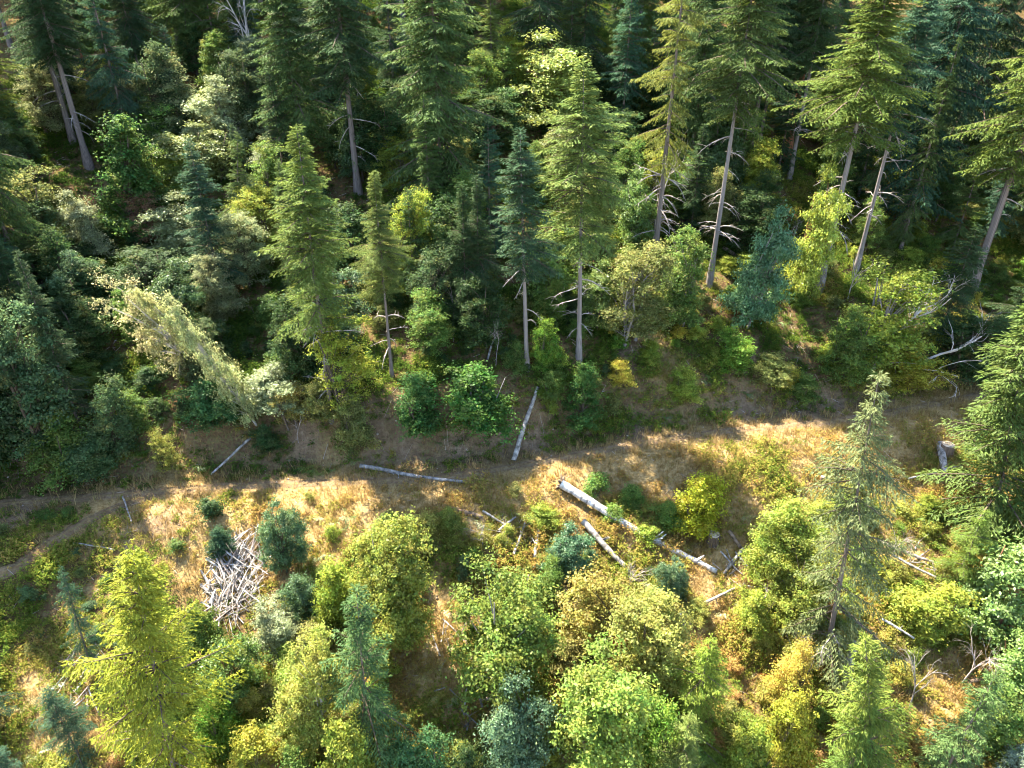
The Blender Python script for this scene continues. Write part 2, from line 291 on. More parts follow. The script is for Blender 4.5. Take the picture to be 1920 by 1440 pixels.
# ------------------------------------------------------------------ tree prototypes
def conifer_crown(seed, H, R, spacing=.3, tuft=.34, droop=.25, up=30, low=-18, nbr=5, gap=.0, hang=.35, prof=.85, ds=.23, thin=.115, ragged=.25, dense=1.0):
    """needle crown and its limbs, z = 0 at the crown base, z = H at the tip"""
    r = random.Random(seed); Ps, Ds, Ns, Ls = [], [], [], []; W = Tubes(); z = H * .995; az = r.random() * 6.28
    gaps = [(r.random() * 6.28, r.uniform(.15, .95), r.uniform(.4, .9)) for _ in range(7)]
    while z > 0:
        t = 1 - z / H
        rr = R * (t ** prof if t < .72 else (.72 ** prof) * (1 - .9 * (t - .72)))
        rr *= 1 + (.16 * math.sin(t * 23 + seed) + .14 * math.sin(t * 9.7 + seed * 1.7)) * ragged / .25
        n = nbr if t > .06 else 3
        for k in range(n):
            az += 2.399 + r.uniform(-.3, .3)
            if r.random() < gap * (.4 + t): continue
            f = 1.0
            for ga, gt, gw in gaps:
                da = abs((az - ga + math.pi) % (2 * math.pi) - math.pi)
                if da < gw and abs(t - gt) < .09: f = .55
            L = max(.16, rr * r.uniform(1 - ragged * 1.6, 1 + ragged * .6) * f); zz = min(H, max(0, z + r.uniform(-1.1, 1.1) * spacing))
            e = math.radians(up + (low - up) * min(1, t * 1.35) + r.uniform(-15, 15)); ca, sa = math.cos(az), math.sin(az)
            def P(s): return np.array([ca * s * math.cos(e), sa * s * math.cos(e), zz + s * math.sin(e) - droop * s * s / max(L, .6) * .8 + .22 * droop * s ** 3 / max(L, .6) ** 2])
            if L > .5 and r.random() < .75: W.add([P(0), P(L * .5), P(L * .92)], [.012 + .016 * L, .008 + .009 * L, .004], 3, cap=False)
            s = L * (.12 if t < .5 else .2); curl = r.uniform(-.25, .25)
            while s < L:
                p = P(s); q = P(min(L, s + .1)); d = q - p; d /= max(np.linalg.norm(d), 1e-6); side = np.array([-sa, ca, 0.0])
                for sg in (-1, 1):
                    lb = (.42 * (L - s) + .22) * r.uniform(.6, 1.25); bd = d * .75 + side * sg * (.75 + curl * sg) + np.array([0, 0, -hang * r.uniform(.2, 1.1)]); bd /= np.linalg.norm(bd)
                    qd = r.random() * tuft * .4
                    while qd < lb:
                        Ps.append(p + bd * qd + np.array([0, 0, -.35 * hang * qd * qd])); Ds.append(bd + np.array([r.uniform(-.35, .35), r.uniform(-.35, .35), r.uniform(-.45, .2) - hang * .5]))
                        Ns.append(np.array([r.uniform(-.6, .6), r.uniform(-.6, .6), 1.0])); Ls.append(tuft * r.uniform(.65, 1.2)); qd += tuft * .52 / dense
                s += ds / dense
            Ps.append(P(L * .96)); Ds.append(d); Ns.append(np.array([0, 0, 1.0])); Ls.append(tuft)
        z -= spacing * (.55 + .75 * t)
    for q in range(4): Ps.append(np.array([0, 0, H - .12 * q])); Ds.append(np.array([r.uniform(-.2, .2), r.uniform(-.2, .2), 1])); Ns.append(np.array([1.0, r.random(), 0])); Ls.append(tuft)
    P_, D_, N_, L_ = (np.array(a) for a in (Ps, Ds, Ns, Ls)); D_ = unit(D_); S_ = unit(np.cross(D_, N_)); g = np.random.default_rng(seed)
    V1, F1 = leaf_quads(P_, D_, N_, L_, L_ * thin / .34, .06)
    D2 = unit(D_ + S_ * g.normal(0, .45, (len(P_), 1)) + np.array([0, 0, -hang * .55])); V2, F2 = leaf_quads(P_, D2, S_ + N_ * .3, L_ * .9, L_ * thin / .34, .06)
    D3 = unit(D_ - S_ * np.abs(g.normal(0, .7, (len(P_), 1))) + np.array([0, 0, .15])); V3, F3 = leaf_quads(P_, D3, N_ + S_ * .4, L_ * .85, L_ * thin / .34, .06)
    V_ = np.concatenate([V1, V2, V3]); F_ = np.concatenate([F1, F2 + len(V1), F3 + 2 * len(V1)])
    clump = noise(np.tile(P_[:, 0], 3) * 1.1 + 50, np.tile(P_[:, 2], 3) * 1.1 + 50, seed)
    rnd = np.clip(.25 * clump + .75 * g.random(len(F_)), 0, 1)
    return mesh_np('crown', V_, F_, M_NEEDLE, rnd), W.mesh('limbs', M_BARK), H, 2 * R * .9
def trunk_mesh(seed, taper=.1, bend=.0):
    r = random.Random(seed); T = Tubes(); n = 15; zz = np.linspace(0, 1, n) ** 1.15; zz[0] = -.03
    rr = (1 - zz * (1 - taper)); rr[0] = 1.55; rr[1] = 1.22; rr *= np.array([1 + r.uniform(-.05, .05) for _ in zz])
    px = [bend * math.sin(z * 3 + seed) for z in zz]; py = [bend * math.cos(z * 2.3 + seed) - bend * math.cos(seed) for z in zz]
    T.add(np.stack([px, py, zz], 1), rr, 11); return T.mesh('trunk', M_BARK)
TRUNKS = [trunk_mesh(s) for s in (1, 2, 3)]
def dead_branch_mesh(seed):
    r = random.Random(seed); T = Tubes(); n = 6; p = np.zeros(3); pts = [p.copy()]; d = np.array([1, 0, r.uniform(-.1, .25)])
    for k in range(n): d = d + np.array([0, r.uniform(-.18, .18), r.uniform(-.28, .06)]); d /= np.linalg.norm(d); p = p + d / n; pts.append(p.copy())
    T.add(pts, np.linspace(.026, .006, n + 1), 4)
    for k in range(r.randint(2, 5)):
        a = pts[r.randint(2, n - 1)]; e = np.array([r.uniform(.3, 1), r.uniform(-.9, .9), r.uniform(-.7, .2)]); e = e / np.linalg.norm(e) * r.uniform(.15, .4)
        T.add([a, a + e * .5 + np.array([0, 0, .02]), a + e], [.011, .008, .003], 3)
    return T.mesh('dead_branch', M_DEADWOOD)
DEADB = [dead_branch_mesh(s) for s in range(11, 17)]
FIR = {
    'old': [conifer_crown(s, 17, 3.7, spacing=.28, tuft=.24, droop=.44, low=-22, gap=.12, ragged=.30, prof=.70, hang=.7, ds=.22, thin=.072) for s in (21, 22, 23)],
    'mid': [conifer_crown(s, 13, 3.3, spacing=.28, tuft=.22, droop=.28, low=-8, gap=.06, ragged=.32, prof=.85, ds=.20, thin=.072) for s in (31, 32, 33)],
    'young': [conifer_crown(s, 9.5, 3.0, spacing=.42, tuft=.20, droop=.2, up=35, low=-6, ragged=.38, prof=.8, ds=.16, thin=.072, hang=.4, gap=.12) for s in (41, 42, 43)],
    'sparse': [conifer_crown(s, 16, 3.9, spacing=.46, tuft=.20, droop=.42, up=25, low=-14, gap=.2, ragged=.38, prof=.85, hang=.8, nbr=4, ds=.15, thin=.065) for s in (51, 52)],
    'cedar': [conifer_crown(s, 13, 3.2, spacing=.34, tuft=.17, droop=.22, up=48, low=2, gap=.15, ragged=.34, prof=.62, hang=.6, nbr=5, ds=.16, thin=.085) for s in (61, 62)],
}
def broad_crown(seed, D, H, nclump, leaves, leaf, rc, mat, shape='round', stem=.0, aspect=.6, stems=1):
    """leafy crown with woody limbs, z = 0 at the ground, total height H, spread D"""
    r = random.Random(seed); g = np.random.default_rng(seed); W = Tubes(); C = []
    z0 = H * stem; a, c = D / 2 - rc * .5, (H - z0) / 2 - rc * .35; tries = 0
    ld = [(r.uniform(0, 6.28), r.uniform(.05, .62), r.uniform(.55, 1.0)) for _ in range(7)]; ld[0] = (0, .08, 1.0)
    while len(C) < nclump and tries < 4000:
        tries += 1
        v = g.normal(size=3); v /= np.linalg.norm(v); q = g.random() ** .4
        if shape == 'cone': h = g.random() ** 1.2; w_ = (1 - h) ** .7; th = g.random() * 6.28; p = np.array([math.cos(th) * a * w_ * q, math.sin(th) * a * w_ * q, z0 + rc * .4 + h * (H - z0 - rc)])
        else:
            la, lr, lh = ld[int(g.integers(0, 7))]; h = g.random() ** .9; w_ = (1 - h) ** .55 * .52 + .06; th = g.random() * 6.28; q = g.random() ** .5; sp0 = lr * (.45 + .55 * h ** .5)
            p = np.array([a * (math.cos(la) * sp0 + math.cos(th) * w_ * q), a * (math.sin(la) * sp0 + math.sin(th) * w_ * q), z0 + rc * .25 + h * lh * (H - z0 - rc * .6)])
            pass
        if all(np.linalg.norm(p - o) > rc * .7 for o in C): C.append(p)
    roots = [np.array([r.uniform(-.12, .12) * D * (stems > 1), r.uniform(-.12, .12) * D * (stems > 1), -.1]) for _ in range(stems)]; R0 = (.011 * H + .006 * D) / math.sqrt(stems)
    for k, ro in enumerate(roots):
        tip = np.array([ro[0] * 2.2 + r.uniform(-.08, .08) * D, ro[1] * 2.2 + r.uniform(-.08, .08) * D, H * .8]); mid = (ro + tip) / 2 + np.array([r.uniform(-.05, .05) * D, r.uniform(-.05, .05) * D, 0])
        W.add([ro, ro * .6 + mid * .4, mid, mid * .5 + tip * .5, tip], [R0 * 1.3, R0, R0 * .8, R0 * .5, R0 * .2], 7)
    for p in C:
        ro = roots[r.randrange(stems)]; tip = np.array([ro[0] * 2.2, ro[1] * 2.2, H * .8]); f = min(.85, max(.12, (p[2] / H) * .7)); s = ro + (tip - ro) * f
        mid = (s + p) / 2 + np.array([0, 0, .08 * np.linalg.norm(p - s)]); W.add([s, mid, p], [R0 * .42, R0 * .25, R0 * .08], 4, cap=False)
    C = np.array(C); per = leaves // len(C); n = per * len(C); Cn = np.repeat(C, per, 0); ns = 13; sp_ = unit(g.normal(size=(len(C), ns, 3))); sp_[:, :, 2] = np.abs(sp_[:, :, 2]) - .4 * (g.random((len(C), ns)) < .4); sl_ = g.uniform(.45, 1.75, (len(C), ns)); ci = np.repeat(np.arange(len(C)), per); si = g.integers(0, ns, n)
    v = unit(sp_[ci, si] + g.normal(0, .24, (n, 3))); rad_ = rc * (g.random(n) ** .55 * sl_[ci, si])[:, None] * np.repeat(g.uniform(.7, 1.25, len(C)), per)[:, None]
    P_ = Cn + v * rad_ * np.array([1, 1, .78]); out = unit(P_ - np.array([0, 0, H * .45])); N_ = unit(v * .5 + out * .35 + np.array([0, 0, .5]) + g.normal(0, .7, (n, 3)))
    D_ = unit(np.cross(N_, g.normal(size=(n, 3)))) + np.array([0, 0, -.25]); L_ = leaf * g.uniform(.6, 1.35, n)
    V_, F_ = leaf_quads(P_, D_, N_, L_, L_ * aspect, .1)
    rnd = np.clip(.35 * np.repeat(g.random(len(C)), per) + .65 * g.random(n), 0, 1)
    return mesh_np('crown', V_, F_, mat, rnd), W.mesh('stem', M_BARK), H, D * (.98 if shape == 'cone' else .80)
BROAD = {
    'S': [broad_crown(s, 1.8, 1.5, 18, 3400, .085, .30, M_LEAF, stems=3) for s in (71, 72, 73, 74)],
    'M': [broad_crown(s, 3.3, 3.4, 44, 15000, .10, .44, M_LEAF, stems=3) for s in (81, 82, 83)],
    'L': [broad_crown(s, 5.2, 7.2, 100, 32000, .12, .54, M_LEAF, stem=.1, stems=2) for s in (91, 92, 93, 94)],
    'C': [broad_crown(s, 3.6, 6.5, 52, 16000, .125, .55, M_LEAF, shape='cone', stem=.04) for s in (101, 102)],
    'G': [broad_crown(s, 4.4, 4.8, 60, 24000, .115, .48, M_GLOSSY, stem=.05, aspect=.5, stems=2) for s in (111, 112, 113)],
    'A': [broad_crown(s, 4.6, 6.8, 64, 11000, .12, .5, M_LEAF, stem=.12, stems=2) for s in (121, 122)],
}
def bare_mesh(seed, H, spread, depth_=4, droop=0.0, r0=.05):
    r = random.Random(seed); T = Tubes()
    def grow(p, d, L, rad_, lev):
        n = 4; pts = [p]; 
        for k in range(n):
            d = d + np.array([r.uniform(-.22, .22), r.uniform(-.22, .22), r.uniform(-.12, .16) - droop * lev * .12]); d = d / np.linalg.norm(d); pts.append(pts[-1] + d * L / n)
        T.add(pts, np.linspace(rad_, rad_ * .55, n + 1), 5 if lev < 2 else 3, cap=False)
        if lev >= depth_: return
        for k in range(r.randint(2, 3) + (lev == 0) * 2):
            q = pts[r.randint(1, n)]; nd = d + np.array([r.uniform(-1, 1), r.uniform(-1, 1), r.uniform(-.4, .5)]) * spread; nd /= np.linalg.norm(nd); grow(q, nd, L * r.uniform(.5, .8), rad_ * .5, lev + 1)
    grow(np.array([0, 0, -.1]), np.array([0, 0, 1.0]), H * .42, r0, 0)
    me = T.mesh('branches', M_DEADWOOD); co = np.zeros(len(me.vertices) * 3, np.float32); me.vertices.foreach_get('co', co); return me, float(co[2::3].max()), float(max(np.ptp(co[0::3]), np.ptp(co[1::3])))
BARE_T = [bare_mesh(s, 4, .8, 4, .2) for s in (131, 132, 133)]

# ------------------------------------------------------------------ placing trees
CROWNS = []; BASES = []
def proj(p):
    v = np.asarray(p) - CAM; z = float(v @ FWD); return 960 + FPX * float(v @ RIGHT) / z, 720 - FPX * float(v @ UP) / z
def lean_for(p, H, tx):
    q = p + np.array([0, 0, H]); x, y = proj(q); return ((tx - x) * depth(q) / FPX, 0.0, H)
def set_lean(t, v):
    t.rotation_mode = 'QUATERNION'; t.rotation_quaternion = Vector((0, 0, 1)).rotation_difference(Vector(v).normalized()) @ Euler((0, 0, random.uniform(0, 6.28))).to_quaternion()

BARKS = {'fir': (.17, .135, .118), 'red': (.24, .11, .06), 'grey': (.21, .18, .165), 'pale': (.42, .38, .33), 'brown': (.10, .075, .055)}
_cnt = {}
def pick(key, lst):
    k = _cnt.get(key, 0); _cnt[key] = k + 1; return lst[k % len(lst)]
def jitter_col(c, r=random):
    f = r.uniform(.88, 1.12); return (c[0] * f * r.uniform(.93, 1.07), c[1] * f, c[2] * f * r.uniform(.9, 1.1))
def fir_at(p, H, W, cb, kind, col, label, name='fir_tree', cat='fir tree', group=None, bark='fir', dead=0, lean=None, tr=None):
    crown, limbs, ch, cw = pick(kind, FIR[kind]); t = thing(name, label, cat, p - np.array([0, 0, .05]), random.uniform(0, 6.28), group)
    if lean is not None: set_lean(t, lean)
    r = (tr or max(.06, .0125 * H + .012)) * .66; tk = link('trunk', pick('trunk', TRUNKS), t, BARKS[bark]); tk.scale = (r, r, H * .985)
    c = link('crown', crown, t, jitter_col(col)); c.location = (0, 0, cb * H); s = W / cw; c.scale = (s, s, H * (1 - cb) / ch)
    l = link('limbs', limbs, t, BARKS['brown']); l.location = c.location; l.scale = c.scale; l['kind'] = 'stuff'
    for k in range(dead):
        f = random.uniform(max(.06, cb * .3), cb + .06); d = link('dead_branch', random.choice(DEADB), t, (.30, .26, .23)); L = random.uniform(.7, 2.0) * (.6 + .06 * H / 2)
        a = random.uniform(0, 6.28); rr = r * (1 - f * .88) * .8; d.location = (math.cos(a) * rr, math.sin(a) * rr, f * H); d.rotation_euler = (random.uniform(-.4, .4), random.uniform(-.2, .45), a); d.scale = (L, L, L)
    CROWNS.append((p[0], p[1], W * .5)); return t
def fir(bx, by, ty, w, cb, kind, col, label, tx=None, **k):
    p = ground_px(bx, by); H = tree_height(p, ty); BASES.append((bx, by))
    if tx is not None: k['lean'] = lean_for(p, H, tx)
    return fir_at(p, H, .98 * w * depth(p) / FPX, cb, kind, col, label, **k)
def broad_at(p, H, W, kind, col, label, name='shrub', cat='shrub', group=None, bark='brown', lean=None):
    crown, stem, ch, cd = pick(kind, BROAD[kind]); t = thing(name, label, cat, p - np.array([0, 0, .03]), random.uniform(0, 6.28), group); s = W / cd
    c = link('crown', crown, t, jitter_col(col)); c.scale = (s, s, H / ch)
    q = link('stem' if name.endswith('shrub') else 'trunk', stem, t, BARKS[bark]); q.scale = c.scale
    if lean is not None: set_lean(t, lean)
    CROWNS.append((p[0], p[1], W * .5)); return t
def broad(bx, by, ty, w, kind, col, label, tx=None, **k):
    p = ground_px(bx, by); W = 1.05 * w * depth(p) / FPX; H = tree_height(p, ty) - .1 * W; BASES.append((bx, by))
    if tx is not None: k['lean'] = lean_for(p, H, tx)
    return broad_at(p, max(H, W * .55), W, kind, col, label, **k)

# foliage colours; sunlit plants painted lighter, shaded ones darker
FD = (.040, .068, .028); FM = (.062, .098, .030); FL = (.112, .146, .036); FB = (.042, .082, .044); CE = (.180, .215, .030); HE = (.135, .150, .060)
GD = (.040, .078, .022); GM = (.085, .140, .024); GB = (.105, .190, .018); YG = (.180, .225, .026); YE = (.280, .265, .026); OR = (.30, .17, .04); SI = (.165, .195, .085); OL = (.135, .155, .040); BG = (.065, .115, .042); BR = (.20, .12, .06); GO = (.38, .28, .03)

LAND = [(1336, 1010, 'the cut stump'), (1200, 1000, 'the long white log'), (1305, 940, 'the bright yellow bush'), (1590, 950, 'the sparse hemlock'), (442, 1095, 'the big brush pile'), (260, 1250, 'the feathery cedar'),
        (1055, 1020, 'the dark round tree'), (735, 1060, 'the tall alder'), (690, 1240, 'the dense dark fir'), (850, 1250, 'the fern gap'), (1115, 1310, 'the vivid green maple'), (1320, 1145, 'the propped thin log'), (1865, 1080, 'the glossy madrone'),
        (1640, 1330, 'the lower right firs'), (1465, 1250, 'the golden vine bush'), (1860, 850, 'the right edge fir'), (540, 990, 'the grey-green shrub by the pile'), (90, 1020, 'the side path'), (1100, 860, 'the trail bend'), (1150, 1230, 'the rust-red shrub'),
        (570, 1300, 'the pale alder'), (940, 1170, 'the large leafy tree'), (330, 620, 'the leaning trees'), (580, 480, 'the yellow-green fir'), (715, 500, 'the slim sunlit fir'), (790, 745, 'the round dark green shrub'), (893, 730, 'the maple bush'),
        (1092, 725, 'the egg-shaped bush'), (1090, 400, 'the large sunlit fir'), (1440, 470, 'the leaning madrone'), (1345, 420, 'the bare grey trunk'), (1570, 400, 'the long grey trunk'), (1740, 620, 'the bare maple limbs'), (140, 230, 'the twin bare trunks'),
        (380, 190, 'the silvery pair of trees'), (660, 260, 'the thick dark trunk'), (820, 200, 'the huge shaggy fir'), (985, 110, 'the bright madrone'), (240, 300, 'the pointed deep-green tree'), (75, 700, 'the thin-stemmed alder'), (1840, 490, 'the thick bare trunk at right'),
        (850, 830, 'the bare bank'), (1500, 840, 'the straw-covered trail edge'), (640, 915, 'the slim log on the trail'), (1870, 180, 'the sunlit fir at right'), (1640, 130, 'the bright-topped fir'), (1230, 250, 'the ragged twiggy fir'), (985, 560, 'the dark blue-green fir'), (60, 1350, 'the lower left corner'), (200, 930, 'the shaded trail'), (1400, 660, 'the open fern slope')]
def colour_word(c):
    r_, g_, b_ = c[:3]
    if r_ > .25 and g_ < .12: return 'rusty'
    if r_ > g_ * 1.25: return 'orange' if r_ > .22 else 'brown'
    if r_ > g_ * .95: return 'yellow' if r_ > .18 else 'olive'
    if b_ > g_ * .5: return 'silvery' if g_ > .14 else 'blue-green'
    if r_ > g_ * .7: return 'yellow-green' if g_ > .14 else 'olive-green'
    return 'bright green' if g_ > .13 else ('mid-green' if g_ > .09 else 'dark green')
def near_label(p, adj, noun, h=0.0):
    x, y = proj(np.asarray(p) + np.array([0, 0, h * .5])); best = min(LAND, key=lambda l: (l[0] - x) ** 2 + (l[1] - y) ** 2); dx, dy = x - best[0], y - best[1]; dd = math.hypot(dx, dy)
    if dd < 28: w = 'hard against'
    else: w = (('well ' if dd > 110 else 'just ' if dd < 60 else '') + ('right of' if dx > 0 else 'left of')) if abs(dx) > abs(dy) * 1.2 else (('well ' if dd > 110 else 'just ' if dd < 60 else '') + ('below' if dy > 0 else 'above'))
    return f'{adj} {noun} {w} {best[2]}'
def size_word(w, a, b): return 'small' if w < a else 'large' if w > b else 'mid-sized'
SUNV = np.array(sd)
LIT = [ground_px(a, b) + np.array([0, 0, h]) for a, b, h in ((1330, 850, 0), (1430, 830, 0), (1500, 850, 0), (640, 915, 0), (560, 920, 0), (800, 925, 0), (960, 905, 0), (1740, 765, 0), (1410, 950, 0), (100, 1290, 0), (1250, 660, 1), (1400, 640, 1), (1460, 690, 1), (1690, 700, 1), (440, 1090, 0),
        (240, 800, 5), (300, 780, 6), (360, 780, 5), (420, 790, 3), (478, 790, 1), (520, 740, 2), (345, 250, 5), (432, 270, 5), (250, 420, 7), (492, 480, 5), (775, 540, 6), (655, 740, 6), (700, 700, 8), (640, 770, 9), (1085, 660, 10), (1025, 230, 6), (1478, 560, 8), (1640, 690, 6), (1178, 630, 4), (1265, 600, 5), (320, 880, 1), (75, 470, 5), (170, 480, 4), (345, 470, 4))]
def blocks_sun(p, H, W):
    for q in LIT:
        d = np.asarray(p)[:2] - q[:2]; t = float(d @ SUNV[:2]) / float(SUNV[:2] @ SUNV[:2])
        if t < 0.5: continue
        if np.hypot(*(q[:2] + SUNV[:2] * t - np.asarray(p)[:2])) < W * .5 and p[2] < q[2] + SUNV[2] * t < p[2] + H: return True
    return False
# upper slope: firs one can tell apart
fir(12, 325, -70, 210, .22, 'old', FL, 'olive fir at the left edge whose lit boughs reach right', dead=5)
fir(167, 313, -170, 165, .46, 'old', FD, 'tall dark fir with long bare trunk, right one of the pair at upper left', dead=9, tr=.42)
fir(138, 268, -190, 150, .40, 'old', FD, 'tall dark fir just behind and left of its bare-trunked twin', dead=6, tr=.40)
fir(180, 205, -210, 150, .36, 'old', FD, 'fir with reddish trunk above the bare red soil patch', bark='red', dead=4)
fir(275, 190, -160, 135, .30, 'old', FD, 'slender dark fir behind the pale silvery trees')
fir(372, 140, -160, 150, .22, 'old', FM, 'dark fir rising straight behind the silver-leaved tree')
fir(468, 165, -150, 150, .18, 'old', FM, 'dark fir with grey twiggy boughs near top edge, left of centre')
fir(575, 335, -100, 215, .20, 'old', FM, 'broad fir with long drooping shelf-like lower boughs')
fir(672, 364, -160, 225, .44, 'old', FD, 'tall fir with thick dark trunk and shaded drooping crown', dead=8, tr=.44)
fir(832, 440, -140, 280, .10, 'old', FM, 'huge shaggy fir filling the top centre, left of the bright madrone')
fir(922, 175, -40, 90, .08, 'mid', FL, 'narrow sunlit fir tip just left of the bright madrone at the top')
fir(1090, 205, -150, 165, .16, 'old', FD, 'shadowed fir behind the bright madrone, to its right')
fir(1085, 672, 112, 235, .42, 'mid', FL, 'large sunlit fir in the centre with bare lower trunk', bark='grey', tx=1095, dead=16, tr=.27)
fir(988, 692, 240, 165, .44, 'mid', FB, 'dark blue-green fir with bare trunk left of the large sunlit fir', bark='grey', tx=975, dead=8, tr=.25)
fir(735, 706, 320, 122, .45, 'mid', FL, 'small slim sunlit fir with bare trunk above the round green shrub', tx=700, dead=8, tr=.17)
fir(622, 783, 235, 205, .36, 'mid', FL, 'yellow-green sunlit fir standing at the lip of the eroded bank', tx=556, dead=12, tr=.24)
fir(1226, 500, -130, 170, .36, 'sparse', OL, 'ragged fir hung with grey dead twigs, right of centre', dead=30, tr=.36)
fir(1330, 533, -150, 210, .53, 'old', FM, 'fir with straight bare grey trunk left of the leaning madrone', bark='grey', dead=24, tr=.32)
fir(1480, 335, -150, 140, .48, 'old', FM, 'fir with pale thin trunk behind the leaning madrone', bark='grey', dead=12, tr=.3)
fir(1474, 302, -220, 150, .42, 'old', FD, 'fir with reddish thick trunk left of the pale thin one', bark='red', dead=5, tr=.5)
fir(1535, 543, -70, 250, .53, 'old', FL, 'large bright-topped fir with long grey trunk at upper right', bark='grey', dead=24, tr=.44)
fir(1605, 506, -60, 150, .52, 'old', FB, 'fir with thinner leaning trunk right of the long grey trunk', bark='grey', dead=20, tr=.28)
fir(1402, 316, -220, 150, .32, 'old', FD, 'deep-set fir, left of two close trunks behind the shaded understory')
fir(1418, 306, -200, 140, .34, 'old', FD, 'deep-set fir, right of two close trunks behind the shaded understory')
fir(1690, 430, -150, 250, .12, 'old', FB, 'broad dark blue-green fir mass filling the upper right')
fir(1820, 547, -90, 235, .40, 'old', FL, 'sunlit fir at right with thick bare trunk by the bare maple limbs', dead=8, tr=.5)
fir(1780, 340, -220, 210, .10, 'old', FD, 'dark fir in the gap between the two big firs at right')
fir(1935, 480, -140, 220, .16, 'old', FM, 'fir cut by the right edge of the picture above the maple')
fir(1290, 345, -210, 170, .24, 'old', FM, 'tall fir behind and right of the ragged twiggy one')
fir(1010, 165, -190, 150, .2, 'old', FD, 'dark fir peeking above the bright madrone')
fir(1180, 240, -190, 150, .2, 'old', FM, 'fir behind and left of the ragged twiggy one')
fir(446, 430, 245, 88, .06, 'young', FM, 'small pointed fir among the pale broadleaf trees at left', tx=445)
fir(560, 545, 300, 90, .05, 'mid', FM, 'narrow fir tucked behind the yellow-green sunlit fir')
fir(900, 610, 330, 120, .1, 'mid', FD, 'shaded fir between the slim sunlit fir and the dark blue-green one')
fir(60, 640, 420, 110, .1, 'mid', FD, 'shaded fir at the left edge behind the thin-stemmed alder')
fir(1760, 640, 420, 150, .05, 'mid', FD, 'shaded bushy fir behind the bare maple limbs')
fir(1890, 660, 470, 130, .05, 'mid', FD, 'shaded fir at the right edge below the thick bare trunk')
# rows of firs behind, too alike to tell apart
k = 0
for row, (by, n, off) in enumerate(((75, 15, 0), (10, 16, 55), (-40, 16, 20))):
    for q in range(n):
        px = -120 + off + q * 2160 / n + random.uniform(-28, 28); py = by + random.uniform(-22, 22)
        p = ground_px(px, py); c_ = random.choice((FD, FM, FD, FB)); H = random.uniform(22, 31)
        if blocks_sun(p, H, 7): H *= .62
        fir_at(p, H, random.uniform(6.5, 9.0), random.uniform(.10, .25), 'old', c_, near_label(p, 'tall ' + {FD: 'dark', FM: 'green', FB: 'bluish'}[c_], 'background fir', 24), group='firs crowding the top of the slope')
for px, py in ((-60, 250), (-150, 330), (-70, 420), (-190, 480), (-110, 600), (-220, 640), (-60, 700), (-150, 780), (-300, 740), (2010, 330), (2080, 450), (2020, 600), (2120, 620), (-260, 900), (-330, 600)) :
    p = ground_px(px, py); H = random.uniform(17, 25); W = random.uniform(5, 7)
    if blocks_sun(p, H, W): continue
    fir_at(p, H, W, .2, 'old', random.choice((FD, FM)), 'dark fir of the stand just beyond the picture edge', group='firs beyond the side edges')
for x, y in ((-33.5, -1), (-34, -8), (-38, 1), (-42, 6), (-37, 7), (-41, -4), (-46, 1), (-34.5, 11), (-43, -9), (-48, 9)):
    p = ground_xy(x, y); H = random.uniform(19, 25)
    if x < -35 and blocks_sun(p, H, 4.5): continue
    fir_at(p, H, random.uniform(5.5, 7), .2, 'old', random.choice((FD, FM)), 'dark fir of the stand just beyond the picture edge', group='firs beyond the side edges')

BT = dict(name='broadleaf_tree', cat='tree')
# broadleaf trees of the upper slope
broad(345, 265, 92, 115, 'C', SI, 'silver-leaved pointed tree catching the sun at upper left', bark='grey', **BT)
broad(432, 285, 118, 130, 'G', SI, 'silvery broadleaf tree right of the pointed silver-leaved one', bark='grey', **BT)
broad(298, 275, 165, 95, 'G', GB, 'bright green rounded tree left of the silvery pair', **BT)
broad(395, 345, 205, 160, 'G', OL, 'olive glossy tree below the silvery pair at upper left', **BT)
broad(248, 440, 180, 135, 'C', (.06, .12, .022), 'pointed deep-green tree with bright right flank at upper left', tx=226, **BT)
broad(75, 485, 292, 145, 'L', OL, 'mottled olive broadleaf tree near the left edge', **BT)
broad(172, 492, 340, 95, 'G', SI, 'grey-leaved tree beside the bare twin trunks', **BT)
broad(282, 462, 345, 95, 'A', BR, 'rusty brown half-dead tree left of the pale clump', **BT)
broad(352, 478, 352, 115, 'G', SI, 'pale leafy clump below the yellow-green tuft at left', **BT)
broad(332, 375, 268, 72, 'M', YG, 'small yellow-green tree between pale clumps at left', **BT)
broad(492, 485, 342, 105, 'L', YG, 'pale yellow-green tree leaning against the sunlit fir at left', **BT)
broad(512, 345, 240, 85, 'G', SI, 'silvery tree behind the tip of the yellow-green fir', **BT)
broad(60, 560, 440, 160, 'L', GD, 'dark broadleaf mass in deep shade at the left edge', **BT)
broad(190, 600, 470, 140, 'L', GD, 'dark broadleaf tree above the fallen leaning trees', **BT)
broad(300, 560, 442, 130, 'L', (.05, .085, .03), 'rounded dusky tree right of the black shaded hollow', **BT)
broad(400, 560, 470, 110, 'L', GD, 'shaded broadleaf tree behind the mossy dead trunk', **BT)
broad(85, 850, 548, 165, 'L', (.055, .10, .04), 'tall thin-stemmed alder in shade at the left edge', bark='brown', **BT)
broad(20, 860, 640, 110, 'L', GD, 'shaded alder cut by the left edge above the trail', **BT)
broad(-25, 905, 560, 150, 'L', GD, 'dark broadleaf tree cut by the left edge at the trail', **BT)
fir(150, 800, 470, 110, .1, 'mid', FD, 'shaded fir behind the small pointed dark tree at left')
broad(215, 850, 690, 92, 'C', BG, 'small pointed dark tree above the trail at left', tx=208, **BT)
broad(140, 880, 760, 120, 'M', GM, 'leafy shade shrub left of the small pointed dark tree')
broad(250, 812, 728, 85, 'M', GM, 'lit leafy shrub right of the small pointed dark tree')
broad(185, 880, 800, 120, 'M', BG, 'low dark shrub at the shaded trail edge, far left')
broad(400, 795, 700, 105, 'M', (.04, .10, .03), 'deep green shrub under the leaning tree top')
